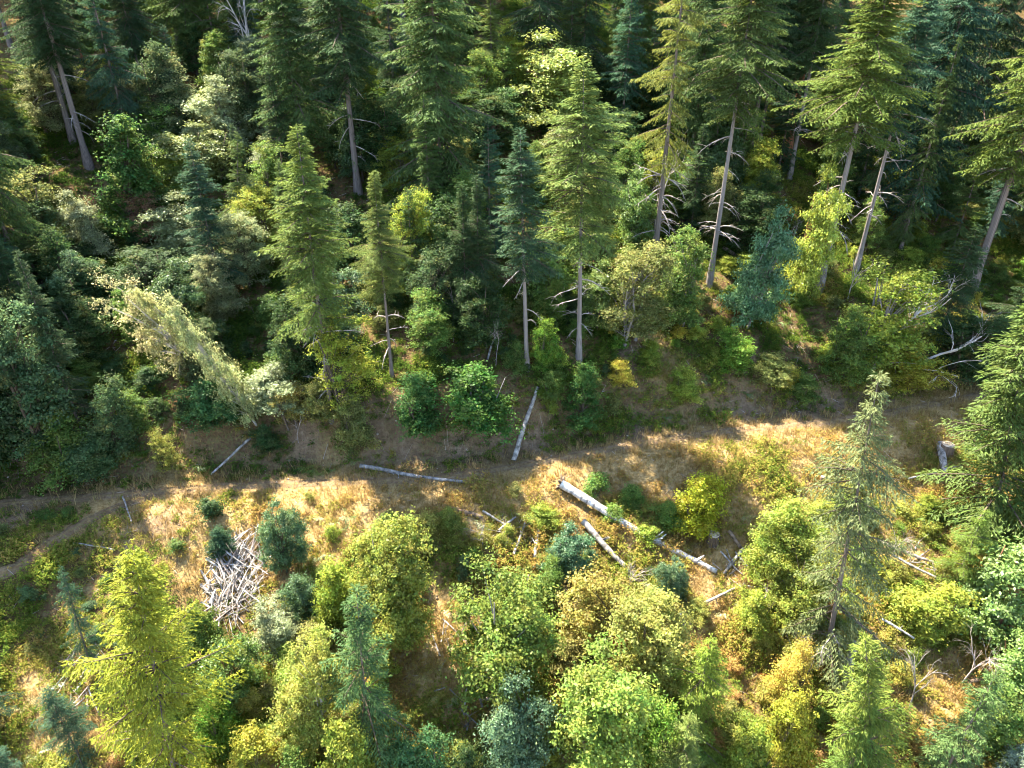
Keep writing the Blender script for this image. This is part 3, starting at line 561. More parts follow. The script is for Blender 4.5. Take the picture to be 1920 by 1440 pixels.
broad(318, 885, 798, 62, 'A', (.2, .2, .035), 'yellow shrub beside the trail under the leaning trees')
broad(520, 762, 665, 125, 'G', SI, 'pale flowering shrub at the foot of the leaning trees')
broad(555, 800, 715, 80, 'A', (.22, .2, .04), 'golden shrub on the bank edge under the pale flowering shrub')
broad(655, 770, 565, 120, 'A', YG, 'airy yellow-green alder between the two lit firs', **BT)
broad(670, 840, 735, 80, 'M', OL, 'olive shrub on the bank right of the lit fir trunk')
broad(775, 560, 345, 92, 'L', YG, 'sunlit yellow-green tree right of the slim sunlit fir', **BT)
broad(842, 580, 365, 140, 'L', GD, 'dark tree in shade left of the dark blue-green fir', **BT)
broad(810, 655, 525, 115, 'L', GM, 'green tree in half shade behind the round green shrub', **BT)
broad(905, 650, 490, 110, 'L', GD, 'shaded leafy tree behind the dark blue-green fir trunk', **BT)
broad(790, 806, 690, 118, 'M', (.05, .115, .022), 'round dark green shrub right of the slim fir trunk')
broad(893, 796, 668, 145, 'M', (.06, .14, .022), 'broad green maple bush at the top of the bare bank', bark='grey')
broad(1092, 792, 668, 92, 'C', (.055, .12, .02), 'dense egg-shaped green bush above the trail bend')
broad(1022, 690, 592, 66, 'M', GB, 'bright green sapling between the two central trunks')
broad(1035, 745, 690, 60, 'M', GM, 'low green shrub at the foot of the central trunks')
broad(1178, 642, 445, 140, 'L', OL, 'broadleaf tree with pale twin stems right of the large sunlit fir', bark='grey', **BT)
broad(1265, 620, 425, 120, 'L', GM, 'green tree below the ragged twiggy fir', bark='grey', **BT)
broad(1290, 420, 280, 110, 'L', GM, 'shaded green tree in front of the right-hand fir stand', **BT)
broad(1400, 470, 330, 120, 'L', GD, 'dark shade tree between grey trunk and leaning madrone', **BT)
broad(1025, 240, 38, 175, 'G', (.15, .20, .035), 'bright madrone with orange-red trunk near the top centre', name='madrone_tree', cat='madrone', bark='red')
broad(1130, 330, 190, 130, 'L', GD, 'shaded tree under the right flank of the bright madrone', **BT)
broad(1060, 330, 200, 110, 'G', OL, 'mottled tree below the bright madrone trunk', **BT)
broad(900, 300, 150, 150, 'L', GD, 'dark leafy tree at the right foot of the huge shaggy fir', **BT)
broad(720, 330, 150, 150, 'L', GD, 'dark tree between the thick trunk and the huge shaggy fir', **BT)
_p = ground_px(1397, 607); broad_at(_p, 9.4, 5.0, 'G', (.065, .135, .05), 'leaning blue-green madrone with pale trunk on the open slope', name='madrone_tree', cat='madrone', bark='grey', lean=(.12, -.05, 1))
_p = ground_px(1478, 560); broad_at(_p, 10.2, 4.2, 'G', (.19, .25, .03), 'bright yellow-green madrone touching the leaning one', name='madrone_tree', cat='madrone', bark='red', lean=(.14, 0, 1))
broad(1645, 705, 468, 165, 'A', YG, 'yellow-green maple with bare limbs at right above the trail', bark='grey', name='maple_tree', cat='maple')
broad(1585, 715, 560, 120, 'L', GM, 'green maple left of the one with bare limbs', name='maple_tree', cat='maple')
broad(1700, 725, 660, 120, 'M', YE, 'yellow shrub patch under the bare maple limbs')
broad(1790, 710, 575, 140, 'L', GD, 'shaded shrubby tree right of the bare maple limbs', **BT)
broad(1390, 520, 470, 55, 'M', (.17, .22, .03), 'bright yellow-green sapling at the grey trunk foot')
broad(1368, 690, 610, 85, 'M', GB, 'bright green bush below the leaning madrone trunk')
broad(1440, 720, 655, 90, 'M', OL, 'olive bush on the open slope above the trail')
broad(1280, 745, 680, 70, 'M', YG, 'yellow-green bush above the trail right of the egg-shaped bush')
broad(1500, 745, 690, 80, 'M', GM, 'green bush at the bank top left of the sparse hemlock tip')

# two wind-thrown trees leaning up to the left
def lean_to(bx, by, tx, ty, dtoward):
    a = ground_px(bx, by); d = ray(tx, ty); b = CAM + d * (np.linalg.norm(a - CAM) + dtoward); return a, b - a
a, v = lean_to(480, 795, 300, 545, -3.0); broad_at(a, float(np.linalg.norm(v)), 2.3, 'C', (.24, .26, .10), 'wind-thrown leafy tree leaning up-left from the bank', name='leaning_tree', cat='tree', bark='pale', lean=tuple(v))
a, v = lean_to(385, 700, 180, 515, -4.0); broad_at(a, float(np.linalg.norm(v)), 3.4, 'A', (.24, .25, .11), 'upper wind-thrown tree with brushy top leaning far left', name='leaning_tree', cat='tree', bark='pale', lean=tuple(v))
a, v = lean_to(440, 720, 240, 530, -4.0); broad_at(a, float(np.linalg.norm(v)), 2.0, 'C', (.24, .26, .10), 'slimmer wind-thrown tree between the other two leaning trees', name='leaning_tree', cat='tree', bark='pale', lean=tuple(v))

# lower slope
fir(335, 1490, 1022, 275, .04, 'cedar', CE, 'large feathery yellow-green cedar in the lower left', tx=245, name='cedar_tree', cat='cedar')
fir(172, 1255, 1058, 92, .10, 'sparse', FB, 'small sparse blue-green fir left of the large cedar', tx=112)
fir(-18, 1360, 1195, 120, .02, 'young', FB, 'young fir cut by the left edge low down')
fir(150, 1420, 1290, 125, .02, 'young', FB, 'low spreading young fir at the left foot of the cedar')
fir(40, 1500, 1400, 110, .02, 'young', FB, 'young fir tip in the bottom left corner')
broad(540, 1068, 922, 90, 'G', BG, 'rounded grey-green shrub just right of the brush pile top')
broad(577, 1172, 1065, 82, 'G', BG, 'dark round shrub right of the brush pile')
broad(515, 1215, 1122, 95, 'G', SI, 'silvery shrub at the lower right of the brush pile')
broad(395, 1245, 1130, 84, 'M', GM, 'green shrub tucked behind the right flank of the cedar')
broad(438, 1320, 1190, 118, 'G', GM, 'glossy madrone with a red trunk right of the cedar', name='madrone_tree', cat='madrone', bark='red')
broad(575, 1405, 1200, 135, 'L', (.21, .235, .045), 'pale yellow-green alder left of the dark fir at bottom', tx=565, name='alder_tree', cat='alder', bark='pale')
broad(738, 1205, 948, 165, 'L', (.165, .205, .03), 'tall yellow-green alder above the dark fir', tx=748, name='alder_tree', cat='alder', bark='grey')
broad(640, 1165, 1050, 95, 'M', YG, 'yellow-green bush left of the tall alder')
fir(690, 1395, 1098, 205, .04, 'young', (.06, .115, .038), 'dense dark green fir at lower centre left', tx=668)
broad(872, 1096, 1040, 36, 'S', BG, 'small pale green sapling tuft right of the tall alder')
broad(940, 1305, 1048, 195, 'L', (.135, .185, .028), 'large leafy green tree in the lower centre', tx=955, name='alder_tree', cat='alder', bark='grey')
broad(1062, 1075, 975, 98, 'G', (.045, .105, .04), 'dark round tree with short trunk beside the white log')
broad(1030, 1115, 1045, 74, 'M', GM, 'green bush below the dark round tree')
broad(1015, 985, 943, 74, 'M', YG, 'pale yellow-green bush at the root end of the white log')
broad(1110, 1215, 1060, 150, 'A', (.25, .22, .05), 'orange-tinged airy tree below the dark round tree', **BT)
broad(1205, 1300, 1090, 170, 'L', (.20, .205, .045), 'olive-gold leafy tree right of lower centre', **BT)
broad(1152, 1275, 1190, 62, 'M', (.30, .085, .025), 'rust-red dead shrub between the leafy trees')
broad(1115, 1430, 1198, 215, 'L', (.165, .22, .032), 'vivid green maple at bottom centre', tx=1120, name='maple_tree', cat='maple')
broad(965, 1440, 1268, 135, 'G', (.07, .12, .055), 'grey-green bush left of the vivid maple')
broad(1230, 1440, 1300, 100, 'M', (.12, .2, .025), 'bright leafy bush at the right foot of the vivid maple')
fir(1292, 1400, 1195, 175, .03, 'young', (.12, .175, .03), 'young fir right of the vivid green maple')
fir(1262, 1500, 1340, 150, .03, 'young', (.12, .15, .04), 'pale young fir at the bottom edge right of the maple')
broad(1256, 1128, 1035, 64, 'G', BG, 'upright blue-green shrub below the long white log')
broad(1146, 972, 938, 50, 'S', (.12, .19, .03), 'leafy green sprawl over the upper part of the white log')
broad(1216, 1012, 975, 58, 'S', YG, 'yellow-green sprawl hiding the middle of the white log')
broad(1250, 985, 935, 70, 'M', (.11, .19, .03), 'fresh green bush above the middle of the white log')
broad(1110, 925, 880, 60, 'S', (.10, .18, .03), 'fresh green weeds above the root end of the white log')
broad(1180, 955, 905, 60, 'M', (.10, .18, .03), 'fresh green bush between white log and trail')
broad(1305, 992, 884, 112, 'M', (.29, .31, .012), 'bright yellow bush right of the white log')
broad(1448, 1100, 918, 140, 'L', (.20, .235, .035), 'yellow-green leafy tree right of the tree stump', **BT)
broad(1485, 1170, 1000, 115, 'L', (.18, .22, .035), 'leafy tree at the left foot of the sparse hemlock', **BT)
broad(1405, 1180, 1100, 80, 'M', YG, 'yellow-green bush above the propped thin log')
fir(1545, 1250, 698, 300, .10, 'sparse', HE, 'tall sparse grey-green hemlock overlapping the trail at right', tx=1650, name='hemlock_tree', cat='hemlock', bark='fir', dead=14)
broad(1470, 1315, 1195, 95, 'A', (.32, .27, .04), 'golden-orange vine-covered bush left of the fir cluster')
broad(1458, 1430, 1290, 105, 'M', (.27, .29, .03), 'yellow bush near the bottom right of centre')
fir(1640, 1500, 1178, 225, .03, 'young', (.13, .175, .034), 'large bright fir in the lower right cluster', tx=1622)
fir(1560, 1520, 1320, 165, .02, 'young', (.105, .155, .034), 'smaller fir at the left of the lower right cluster')
fir(1735, 1520, 1255, 170, .02, 'young', (.085, .13, .04), 'bluish fir at the right of the lower right cluster')
fir(1935, 1075, 760, 240, .03, 'young', (.09, .14, .034), 'fresh green fir at the right edge below the big one')
fir(1858, 1000, 545, 290, .03, 'mid', (.085, .13, .034), 'big bright fir at the right edge with boughs over the trail', tx=1945)
broad(1868, 1190, 972, 205, 'G', (.11, .19, .045), 'large glossy blue-green madrone at the right edge', name='madrone_tree', cat='madrone', bark='red')
broad(1885, 1300, 1190, 150, 'G', (.13, .21, .04), 'lower glossy green madrone at the right edge', name='madrone_tree', cat='madrone', bark='red')
broad(1730, 1180, 1088, 135, 'M', YG, 'wide yellow-green bush right of the hemlock')
fir(1785, 1105, 955, 115, .02, 'young', (.10, .15, .03), 'small fir between the hemlock and the glossy madrone')
broad(1835, 1395, 1285, 115, 'M', GM, 'green bush above the bare soil at lower right')
broad(1895, 1490, 1388, 95, 'G', (.16, .2, .15), 'pale silvery shrub in the bottom right corner')
broad(668, 1480, 1345, 125, 'M', YG, 'yellow-green bush at the bottom edge left of centre')
broad(795, 1480, 1362, 110, 'M', (.045, .105, .035), 'dark green bush at the bottom edge right of the yellow-green one')
broad(880, 1490, 1392, 75, 'M', GD, 'small dark bush at the bottom edge beside the grey-green one')
broad(485, 1450, 1362, 110, 'M', YE, 'yellow-flecked bush right of the cedar foot')
broad(560, 1490, 1410, 100, 'M', GM, 'leafy bush at the bottom edge below the pale alder')
broad(1395, 1470, 1352, 100, 'M', YG, 'yellow-green bush at the bottom edge left of the yellow one')
broad(420, 1400, 1300, 90, 'M', GB, 'green bush at the right foot of the cedar')
broad(1000, 1200, 1120, 60, 'M', GM, 'green bush at the right flank of the large leafy tree')
broad(420, 1040, 985, 55, 'M', (.04, .09, .04), 'dark green bush above the brush pile')

# ------------------------------------------------------------------ scattered understory, ferns
def tmask(x, y):  # distance to the trail and to the side track
    return abs(y - float(trail_y(x))), float(seg_dist(np.array(x), np.array(y), SIDE))
PILE = ground_px(442, 1095)
def free(x, y, r=.0):
    u, s = tmask(x, y)
    return u > 1.3 + r and s > .8 and math.hypot(x - PILE[0], y - PILE[1]) > 3.2 + r
# things that must stay visible: trunks and the bank; (x0, y0, x1, y1, base y of the thing)
CLEAR = [(595, 600, 645, 785, 783), (708, 560, 750, 706, 706), (972, 530, 1002, 692, 692), (1070, 500, 1100, 672, 672), (1318, 290, 1375, 533, 533), (1525, 260, 1612, 543, 543), (1600, 345, 1655, 505, 505), (1812, 420, 1865, 547, 547), (640, 180, 680, 362, 362), (112, 150, 175, 313, 313),
         (1385, 330, 1555, 605, 605), (1470, 160, 1515, 335, 335), (540, 790, 1000, 880, 800), (180, 520, 500, 780, 800), (955, 730, 1010, 868, 868), (1660, 560, 1810, 690, 700), (780, 690, 960, 790, 800), (1050, 670, 1135, 780, 790), (470, 250, 640, 600, 783), (985, 130, 1200, 480, 672), (640, 320, 750, 560, 706), (900, 260, 1050, 530, 692), (900, 30, 1060, 180, 240), (310, 90, 480, 230, 285), (190, 180, 290, 400, 440), (1380, 900, 1445, 1090, 900), (1290, 990, 1360, 1080, 1020),
         (1050, 900, 1345, 1085, 900), (385, 1000, 505, 1185, 1000), (820, 1120, 905, 1380, 1100), (1240, 800, 1560, 900, 800), (520, 890, 900, 950, 880), (490, 920, 600, 1060, 1060), (1260, 880, 1350, 980, 985), (1005, 970, 1100, 1070, 1075), (1290, 1100, 1380, 1190, 1190), (1570, 1200, 1610, 1300, 1318), (60, 1240, 180, 1440, 1240), (1690, 740, 1830, 820, 740), (1540, 700, 1720, 1000, 1250), (120, 1060, 170, 1200, 1255)]
def hides(p, H, W):
    x, y = proj(p); xt, yt = proj(p + np.array([0, 0, H])); w = W * FPX / depth(p) * .42
    return any(y > by and x + w > x0 and x - w < x1 and y > y0 and yt < y1 - 4 for x0, y0, x1, y1, by in CLEAR)
# trees filling the wood between the ones named above
PLACED = []
def spaced(p, r): return all(math.hypot(p[0] - q[0], p[1] - q[1]) > r for q in PLACED)
n_f = 0; tries = 0
while n_f < 190 and tries < 9000:
    tries += 1; px = random.uniform(-60, 1980); py = random.uniform(150, 800) if px < 1150 else random.uniform(130, 480); p = ground_px(px, py); u = p[1] - trail_y(p[0])
    if u < 6: continue
    kind = random.choice(('L', 'L', 'C', 'G', 'L', 'young', 'mid', 'mid')); W = random.uniform(2.6, 5.0); H = W * random.uniform(1.15, 1.7)
    if kind == 'mid': W = random.uniform(3.6, 5.6); H = random.uniform(9, 17)
    if kind == 'young': H *= 1.3
    if not spaced(p, 1.9) or hides(p, H, W) or blocks_sun(p, H, W): continue
    PLACED.append(p); n_f += 1
    if kind in ('young', 'mid'):
        c_ = random.choice((FD, FM, FB)); fir_at(p, H, W, .05, kind, c_, near_label(p, ('tall ' if H > 12 else 'short ' if H < 7 else 'mid-height ') + {FD: 'dark', FM: 'green', FB: 'bluish'}[c_], 'understory fir', H), group='small firs in the wood')
    else:
        c_ = random.choice((GD, GD, (.05, .085, .03), GM, OL, SI, BG, (.07, .10, .04)) if px < 700 else (GD, GM, (.05, .085, .03), OL, GM, YG)); broad_at(p, H, W, kind, c_, near_label(p, size_word(W, 3.2, 4.3) + ' ' + colour_word(c_), 'broadleaf tree', H), group='broadleaf trees filling the wood', **BT)  # no yellow-green at left: the deep shade there is painted into the colours
n_low = 0; tries = 0
while n_low < 298 and tries < 5000:
    tries += 1; px, py = random.uniform(-40, 1960), random.uniform(925, 1520); p = ground_px(px, py); w = random.uniform(.8, 2.3) * random.choice((.75, 1, 1.25)); H = w * random.uniform(.6, 1.05)
    if p[1] > trail_y(p[0]) or not free(p[0], p[1], .3) or not spaced(p, .55 * w): continue
    dm = float(dry_mask(p[0], p[1]))
    if (dm > .75 and random.random() < .8) or (w > 1.0 and hides(p, H, w)): continue
    left = px < 420 and py < 1240  # shaded lower left, where shade is painted in as darker foliage
    col = random.choice((GM, GD, OL, BG) if left else ((.20, .23, .035), (.24, .235, .04), (.15, .20, .03), YG, (.17, .175, .045), (.12, .19, .025), (.22, .235, .04), (.20, .215, .04), (.16, .2, .035), (.12, .18, .03), (.25, .2, .05), (.27, .18, .05))); PLACED.append(p); n_low += 1
    if left: w *= .75; H *= .6
    broad_at(p, H, w, 'S' if w < 1.9 else 'M', col, near_label(p, size_word(w, 1.2, 2.0) + ' ' + colour_word(col), 'low shrub', H), name='low_shrub', cat='low shrub', group='low shrubs below the trail')
n_up = 0; tries = 0
while n_up < 280 and tries < 6000:
    tries += 1; px, py = random.uniform(-40, 1960), random.uniform(120, 860) if random.random() < .3 else random.uniform(430, 800); p = ground_px(px, py); u = p[1] - trail_y(p[0]); w = random.uniform(.8, 2.8); H = w * random.uniform(.6, 1.0)
    if u < 2.3 or (u < 4.5 and random.random() < .5) or not spaced(p, .5 * w): continue
    if min(math.hypot(p[0] - b[0], p[1] - b[1]) - r * .7 for b, r in BARE) < 0 or (w > 1.1 and hides(p, H, w)): continue
    col = random.choice((GD, GM, GD, GD, BG, GD, GM) if px < 480 else (GD, GM, GD, OL, BG, GM, YG) if px < 1150 else (GM, OL, YG, GB, YE, GM, YG)); PLACED.append(p); n_up += 1  # shade painted in as dark greens at left, sun as yellows at right
    broad_at(p, H, w, 'S' if w < 1.9 else 'M', col, near_label(p, size_word(w, 1.3, 2.2) + ' ' + colour_word(col), 'understory shrub', H), name='understory_shrub', cat='understory shrub', group='understory shrubs above the trail')

def frond_mesh(seed):
    r = random.Random(seed); n = 13; Vv, Ff = [], []; prev = None
    for k in range(n):
        t = k / (n - 1); c = np.array([t * (1 - .18 * t * t), 0.0, .55 * t - .62 * t * t]); w = .16 * math.sin(min(1, t * 1.15 + .12) * math.pi) ** .8 + .012
        d = .05
        for sg in (-1, 1):
            b = len(Vv); Vv += [c, c + np.array([d * .5, sg * w * .5, .012]), c + np.array([d * 1.4, sg * w, -.035 - r.random() * .02]), c + np.array([d * 1.1, sg * w * .45, 0])]; Ff.append([b, b + 1, b + 2, b + 3])
    F_ = np.array(Ff); return mesh_np('frond', np.array(Vv), F_, M_FERN, np.random.default_rng(seed).random(len(F_)))
FRONDS = [frond_mesh(s) for s in (141, 142, 143)]
FC = [(.10, .15, .025), (.15, .17, .03), (.24, .20, .035), (.30, .19, .04), (.07, .12, .028)]
def fern_at(p, s, col, label, group):
    t = thing('fern', label, 'fern', p - np.array([0, 0, .02]), random.uniform(0, 6.28), group); n = random.randint(8, 11)
    for k in range(n):
        f = link('frond', random.choice(FRONDS), t, jitter_col(col)); q = s * random.uniform(.75, 1.15); f.scale = (q, q * 1.15, q * random.uniform(.8, 1.5)); f.rotation_euler = (random.uniform(-.15, .15), random.uniform(-.35, .1), 6.283 * k / n + random.uniform(-.2, .2))
FERN_AREAS = [((1640, 690, 1780, 735), 12, (1, 2, 2)), ((1300, 600, 1500, 740), 16, (0, 1, 4)), ((800, 780, 960, 830), 8, (0, 4)), ((600, 730, 720, 800), 6, (1, 2)), ((560, 860, 760, 890), 8, (0, 1)), ((1000, 760, 1300, 800), 10, (0, 1, 4)),
              ((780, 1140, 900, 1400), 26, (1, 2, 3, 2)), ((1380, 920, 1440, 1000), 6, (1, 2)), ((1680, 860, 1780, 1000), 14, (1, 2, 3)), ((1340, 990, 1420, 1150), 10, (1, 2, 3)), ((600, 960, 720, 1060), 10, (1, 0, 2)), ((900, 940, 1050, 1030), 10, (1, 0)),
              ((1000, 1180, 1100, 1240), 5, (2, 3)), ((40, 1260, 180, 1420), 8, (1, 2)), ((1420, 1180, 1560, 1420), 10, (2, 3)), ((60, 830, 420, 880), 14, (4, 0)), ((1120, 540, 1300, 680), 12, (2, 3, 1)), ((440, 760, 560, 830), 7, (1, 2)), ((1160, 1000, 1300, 1130), 10, (1, 2, 0)), ((1500, 560, 1620, 640), 8, (0, 1, 2))]
for (x0, y0, x1, y1), n, cols in FERN_AREAS:
    for k in range(n):
        p = ground_px(random.uniform(x0, x1), random.uniform(y0, y1)); fc = FC[random.choice(cols)]; fs = random.uniform(.6, 1.05)
        if not free(p[0], p[1], -.3): continue
        up_ = p[1] > trail_y(p[0])
        fern_at(p, fs, fc, near_label(p, size_word(fs, .74, .9) + ' ' + colour_word(fc) + (' arching' if up_ else ' sunlit'), 'fern', .4), 'ferns above the trail' if up_ else 'ferns below the trail')

# ------------------------------------------------------------------ logs, stumps, brush pile, dead wood
GREYW = (.26, .235, .21); WHITEW = (.42, .39, .36); BROWNW = (.16, .115, .08); PINKW = (.32, .26, .22)
def log_mesh(L, r0, r1, seed, stubs=0, sides=10):
    r = random.Random(seed); T = Tubes(); n = max(6, int(L / .4) + 2); xs = np.linspace(0, L, n); off = [np.array([x, .012 * L * math.sin(x * 3.1 / L + seed) + .004 * L * math.sin(x * 9 / L), .012 * L * math.sin(x * 4.3 / L + seed * 2)]) for x in xs]
    T.add(off, np.linspace(r0, r1, n) * np.array([1 + r.uniform(-.07, .07) for _ in xs]), sides)
    for k in range(stubs):
        x = r.uniform(.2, .9) * L; a = r.uniform(0, 3.14); d = np.array([.4, math.cos(a), math.sin(a)]); l = r.uniform(.15, .5); T.add([np.array([x, 0, 0]), np.array([x, 0, 0]) + d * (r0 + l)], [r0 * .25, r0 * .1], 4)
    return T.mesh('log', M_DEADWOOD)
def log_between(a, b, r0, r1, col, label, name='fallen_log', cat='log', group=None, lift=.6, stubs=3, z0=0, z1=0, end=None):
    a = np.array(a); b = np.array(b); a[2] += r0 * lift + z0; b[2] += r1 * lift + z1; v = b - a; L = float(np.linalg.norm(v))
    t = thing(name, label, cat, a, 0, group); t.rotation_mode = 'QUATERNION'; t.rotation_quaternion = Vector((1, 0, 0)).rotation_difference(Vector(v).normalized())
    link('log', log_mesh(L, r0, r1, random.randint(0, 999), stubs), t, col)
    if end == 'root':
        T = Tubes(); r = random.Random(5)
        for k in range(16):
            an = r.uniform(0, 6.28); d = np.array([-r.uniform(.1, .6), math.cos(an), math.sin(an)]); l = r.uniform(.5, 1.0) * r0 * 2.3; T.add([np.array([.1, 0, 0]), d * l * .6 + np.array([0, 0, 0]), d * l + np.array([-.05, r.uniform(-.1, .1), r.uniform(-.1, .1)])], [r0 * .45, r0 * .25, .015], 5)
        link('root_wad', T.mesh('root_wad', M_DEADWOOD), t, BROWNW)
    return t
def log_px(x0, y0, x1, y1, r0, r1, col, label, **k): return log_between(ground_px(x0, y0), ground_px(x1, y1), r0, r1, col, label, **k)
log_px(1052, 915, 1342, 1078, .27, .15, (.50, .47, .44), 'long bleached white log lying across the cleared slope', end='root', lift=.6, z0=.12, z1=.08, stubs=9)
log_px(1092, 984, 1186, 1082, .20, .13, GREYW, 'thinner grey log below and parallel to the white log', z0=.15, z1=.15)
log_px(1003, 1052, 1010, 985, .12, .08, WHITEW, 'upright-lying pale pole left of the dark round tree', z0=.15, z1=.3)
log_px(962, 1045, 986, 988, .09, .05, GREYW, 'pale pole in the stick tangle left of the round tree', z0=.2, z1=.3)
log_px(935, 1000, 968, 975, .08, .05, GREYW, 'short pale pole at the left end of the stick tangle', z0=.2, z1=.2)
log_px(905, 965, 985, 1010, .07, .05, GREYW, 'slanting pale stick crossing the stick tangle', z0=.25, z1=.2)
log_px(1366, 1000, 1394, 1042, .12, .09, BROWNW, 'short brown log right of the tree stump', z0=.12, z1=.2)
log_px(1392, 1036, 1356, 1080, .12, .08, GREYW, 'grey log meeting the short brown log at a corner', z0=.25, z1=.1)
log_px(1350, 1038, 1380, 1074, .06, .04, GREYW, 'thin stick lying below the stump', z0=.15, z1=.2)
tl = log_px(1262, 1170, 1374, 1116, .12, .06, PINKW, 'thin log propped on dead branches near the lower right', z0=.35, z1=.55, stubs=0)
for k in range(6):
    d = link('dead_branch', random.choice(DEADB), tl, PINKW); d.location = (1.0 + k * .55, 0, 0); d.rotation_euler = (random.uniform(-.5, .5), rad(70), random.uniform(-.6, .3)); d.scale = (1.1, 1.1, 1.1)
log_px(1268, 1188, 1302, 1164, .14, .12, GREYW, 'short thick log beneath the propped thin log', z0=.1, z1=.15)
log_px(675, 880, 872, 906, .14, .09, GREYW, 'slim grey log lying along the lower side of the trail', z0=.08, z1=.05)
log_px(1006, 730, 964, 868, .11, .17, GREYW, 'long thin log slid down the bare bank to the trail', z0=.12, z1=.1, stubs=5)
log_px(395, 892, 472, 826, .06, .09, GREYW, 'pale pole leaning on the shaded bank under the leaning trees', z0=.1, z1=.1)
log_px(1768, 895, 1762, 838, .2, .27, GREYW, 'curved grey log below the stump at the right edge', z0=.1, z1=.15)
log_px(1640, 1022, 1790, 1072, .12, .08, PINKW, 'pinkish log behind the right side of the hemlock', z0=.2, z1=.15)
log_px(1672, 1045, 1760, 1092, .09, .06, GREYW, 'thin grey log just below the pinkish log', z0=.15, z1=.15)
log_px(1700, 905, 1800, 880, .06, .04, GREYW, 'thin stick across the ferns left of the right edge fir', z0=.3, z1=.3)
log_px(1815, 1285, 1900, 1262, .12, .09, BROWNW, 'brown log under the glossy madrone at right', z0=.2, z1=.2)
log_px(1265, 405, 1345, 465, .2, .14, BROWNW, 'shaded log lying downhill behind the bare grey trunk', z0=.15, z1=.15)
log_px(1355, 470, 1395, 492, .16, .12, BROWNW, 'short shaded log right of the bare grey trunk', z0=.15, z1=.1)
log_px(230, 935, 250, 985, .05, .04, GREYW, 'thin crooked stick on the shaded trail at left', z0=.08, z1=.3)
log_px(140, 1020, 215, 1035, .05, .04, GREYW, 'thin stick in shaded grass below the side path', z0=.1, z1=.1)
log_px(915, 680, 938, 600, .07, .05, GREYW, 'pale broken pole propped in the shade behind the maple bush', z0=.2, z1=.9)
log_px(830, 950, 905, 975, .16, .13, BROWNW, 'half-buried brown log under the trail edge, centre', z0=0, z1=.05)
log_px(870, 1190, 905, 1330, .10, .06, GREYW, 'pale stick lying down the fern gap', z0=.1, z1=.15)
log_px(905, 1315, 950, 1318, .11, .09, PINKW, 'short pink-grey log at the lower end of the fern gap', z0=.15, z1=.15)
log_px(1640, 1200, 1700, 1230, .07, .05, WHITEW, 'white stick above the large bright fir at lower right', z0=1.6, z1=1.4)
# grey broken trunk with root ball standing in the firs, lower right
a = ground_px(1572, 1318); d = ray(1606, 1205); b = CAM + d * (np.linalg.norm(a - CAM) - .6); log_between(a, b, .30, .16, GREYW, 'grey broken trunk with root ball leaning among the lower right firs', name='broken_trunk', cat='trunk', end='root', stubs=4)
a = ground_px(1126, 1372); d = ray(1120, 1322); b = CAM + d * (np.linalg.norm(a - CAM) - .8); log_between(a, b, .14, .07, WHITEW, 'white broken stub showing inside the vivid maple', name='broken_trunk', cat='trunk')

def stump(px, py, r, h, label, col=BROWNW):
    p = ground_px(px, py); t = thing('tree_stump', label, 'stump', p - np.array([0, 0, .1]), random.uniform(0, 6)); T = Tubes(); an = np.linspace(0, 2 * np.pi, 18, endpoint=False)
    zz = np.array([0, .12, .4, .8, 1.0]) * (h + .1); rr = np.array([1.45, 1.22, 1.05, 1.0, .98]) * r; R = rr[:, None, None] * (1 + .09 * np.sin(an * 5 + 1) + .05 * np.sin(an * 9))[None, :, None] * np.ones((5, 18, 1))
    T.add(np.stack([0 * zz, 0 * zz, zz], 1), R, 18); link('stump_body', T.mesh('stump_body', M_BARK), t, (.13, .09, .065))
    T2 = Tubes(); T2.add(np.array([[0, 0, h + .095], [0, 0, h + .115]]), np.array([.93 * r, .91 * r]), 18); link('cut_face', T2.mesh('cut_face', M_DEADWOOD), t, (.45, .36, .26))
stump(1336, 1016, .36, .62, 'cut tree stump with pale top on the dry slope')
stump(1772, 850, .42, .75, 'weathered stump beside the boughs of the right edge fir', GREYW)
stump(1540, 905, .13, .5, 'small pale stub left of the hemlock near the trail')

# brush pile: every stick lies on the pile
def stick_pile(cx, cy, n, rx, ry, lmin, lmax, label, group, hmax, seed, dirs):
    r = random.Random(seed); c = ground_px(cx, cy); meshes = [log_mesh(1.0, .034, .015, 300 + k, 2, 6) for k in range(9)]
    for k in range(n):
        for _ in range(20):
            u, v = r.uniform(-1, 1), r.uniform(-1, 1)
            if u * u + v * v < 1: break
        x, y = c[0] + u * rx, c[1] + v * ry; L = r.uniform(lmin, lmax) * (1 - .3 * (u * u + v * v)); a = rad(r.choice(dirs) + r.gauss(0, 16)); dx, dy = math.cos(a) * L / 2, math.sin(a) * L / 2
        tone = r.uniform(.45, 1.3); hgt = hmax * (1 - (u * u + v * v) * .8) * (k / n); z0 = float(height(x - dx, y - dy)) + .06 + hgt; z1 = float(height(x + dx, y + dy)) + .06 + hgt + r.uniform(-.1, .25)
        o = link('brush_stick', r.choice(meshes), None, tuple(q * tone for q in r.choice((WHITEW, GREYW, PINKW)))); o.location = (x - dx, y - dy, z0); vv = Vector((2 * dx, 2 * dy, z1 - z0)); o.rotation_mode = 'QUATERNION'; o.rotation_quaternion = Vector((1, 0, 0)).rotation_difference(vv.normalized())
        th = r.choice((.45, .6, .8, 1.0, 1.4, 2.0)); o.scale = (vv.length, th, th); tag(o, ('long ' if vv.length > (lmin + lmax) * .42 else 'short ') + ('thick ' if th > 1.6 else 'thin ') + label, 'stick', group)
stick_pile(442, 1092, 190, 1.35, 2.4, .6, 2.9, 'bleached stick in the big tangled brush pile', 'sticks of the big brush pile', .8, 3, (-35, -50, 40, 55, 75, -70))
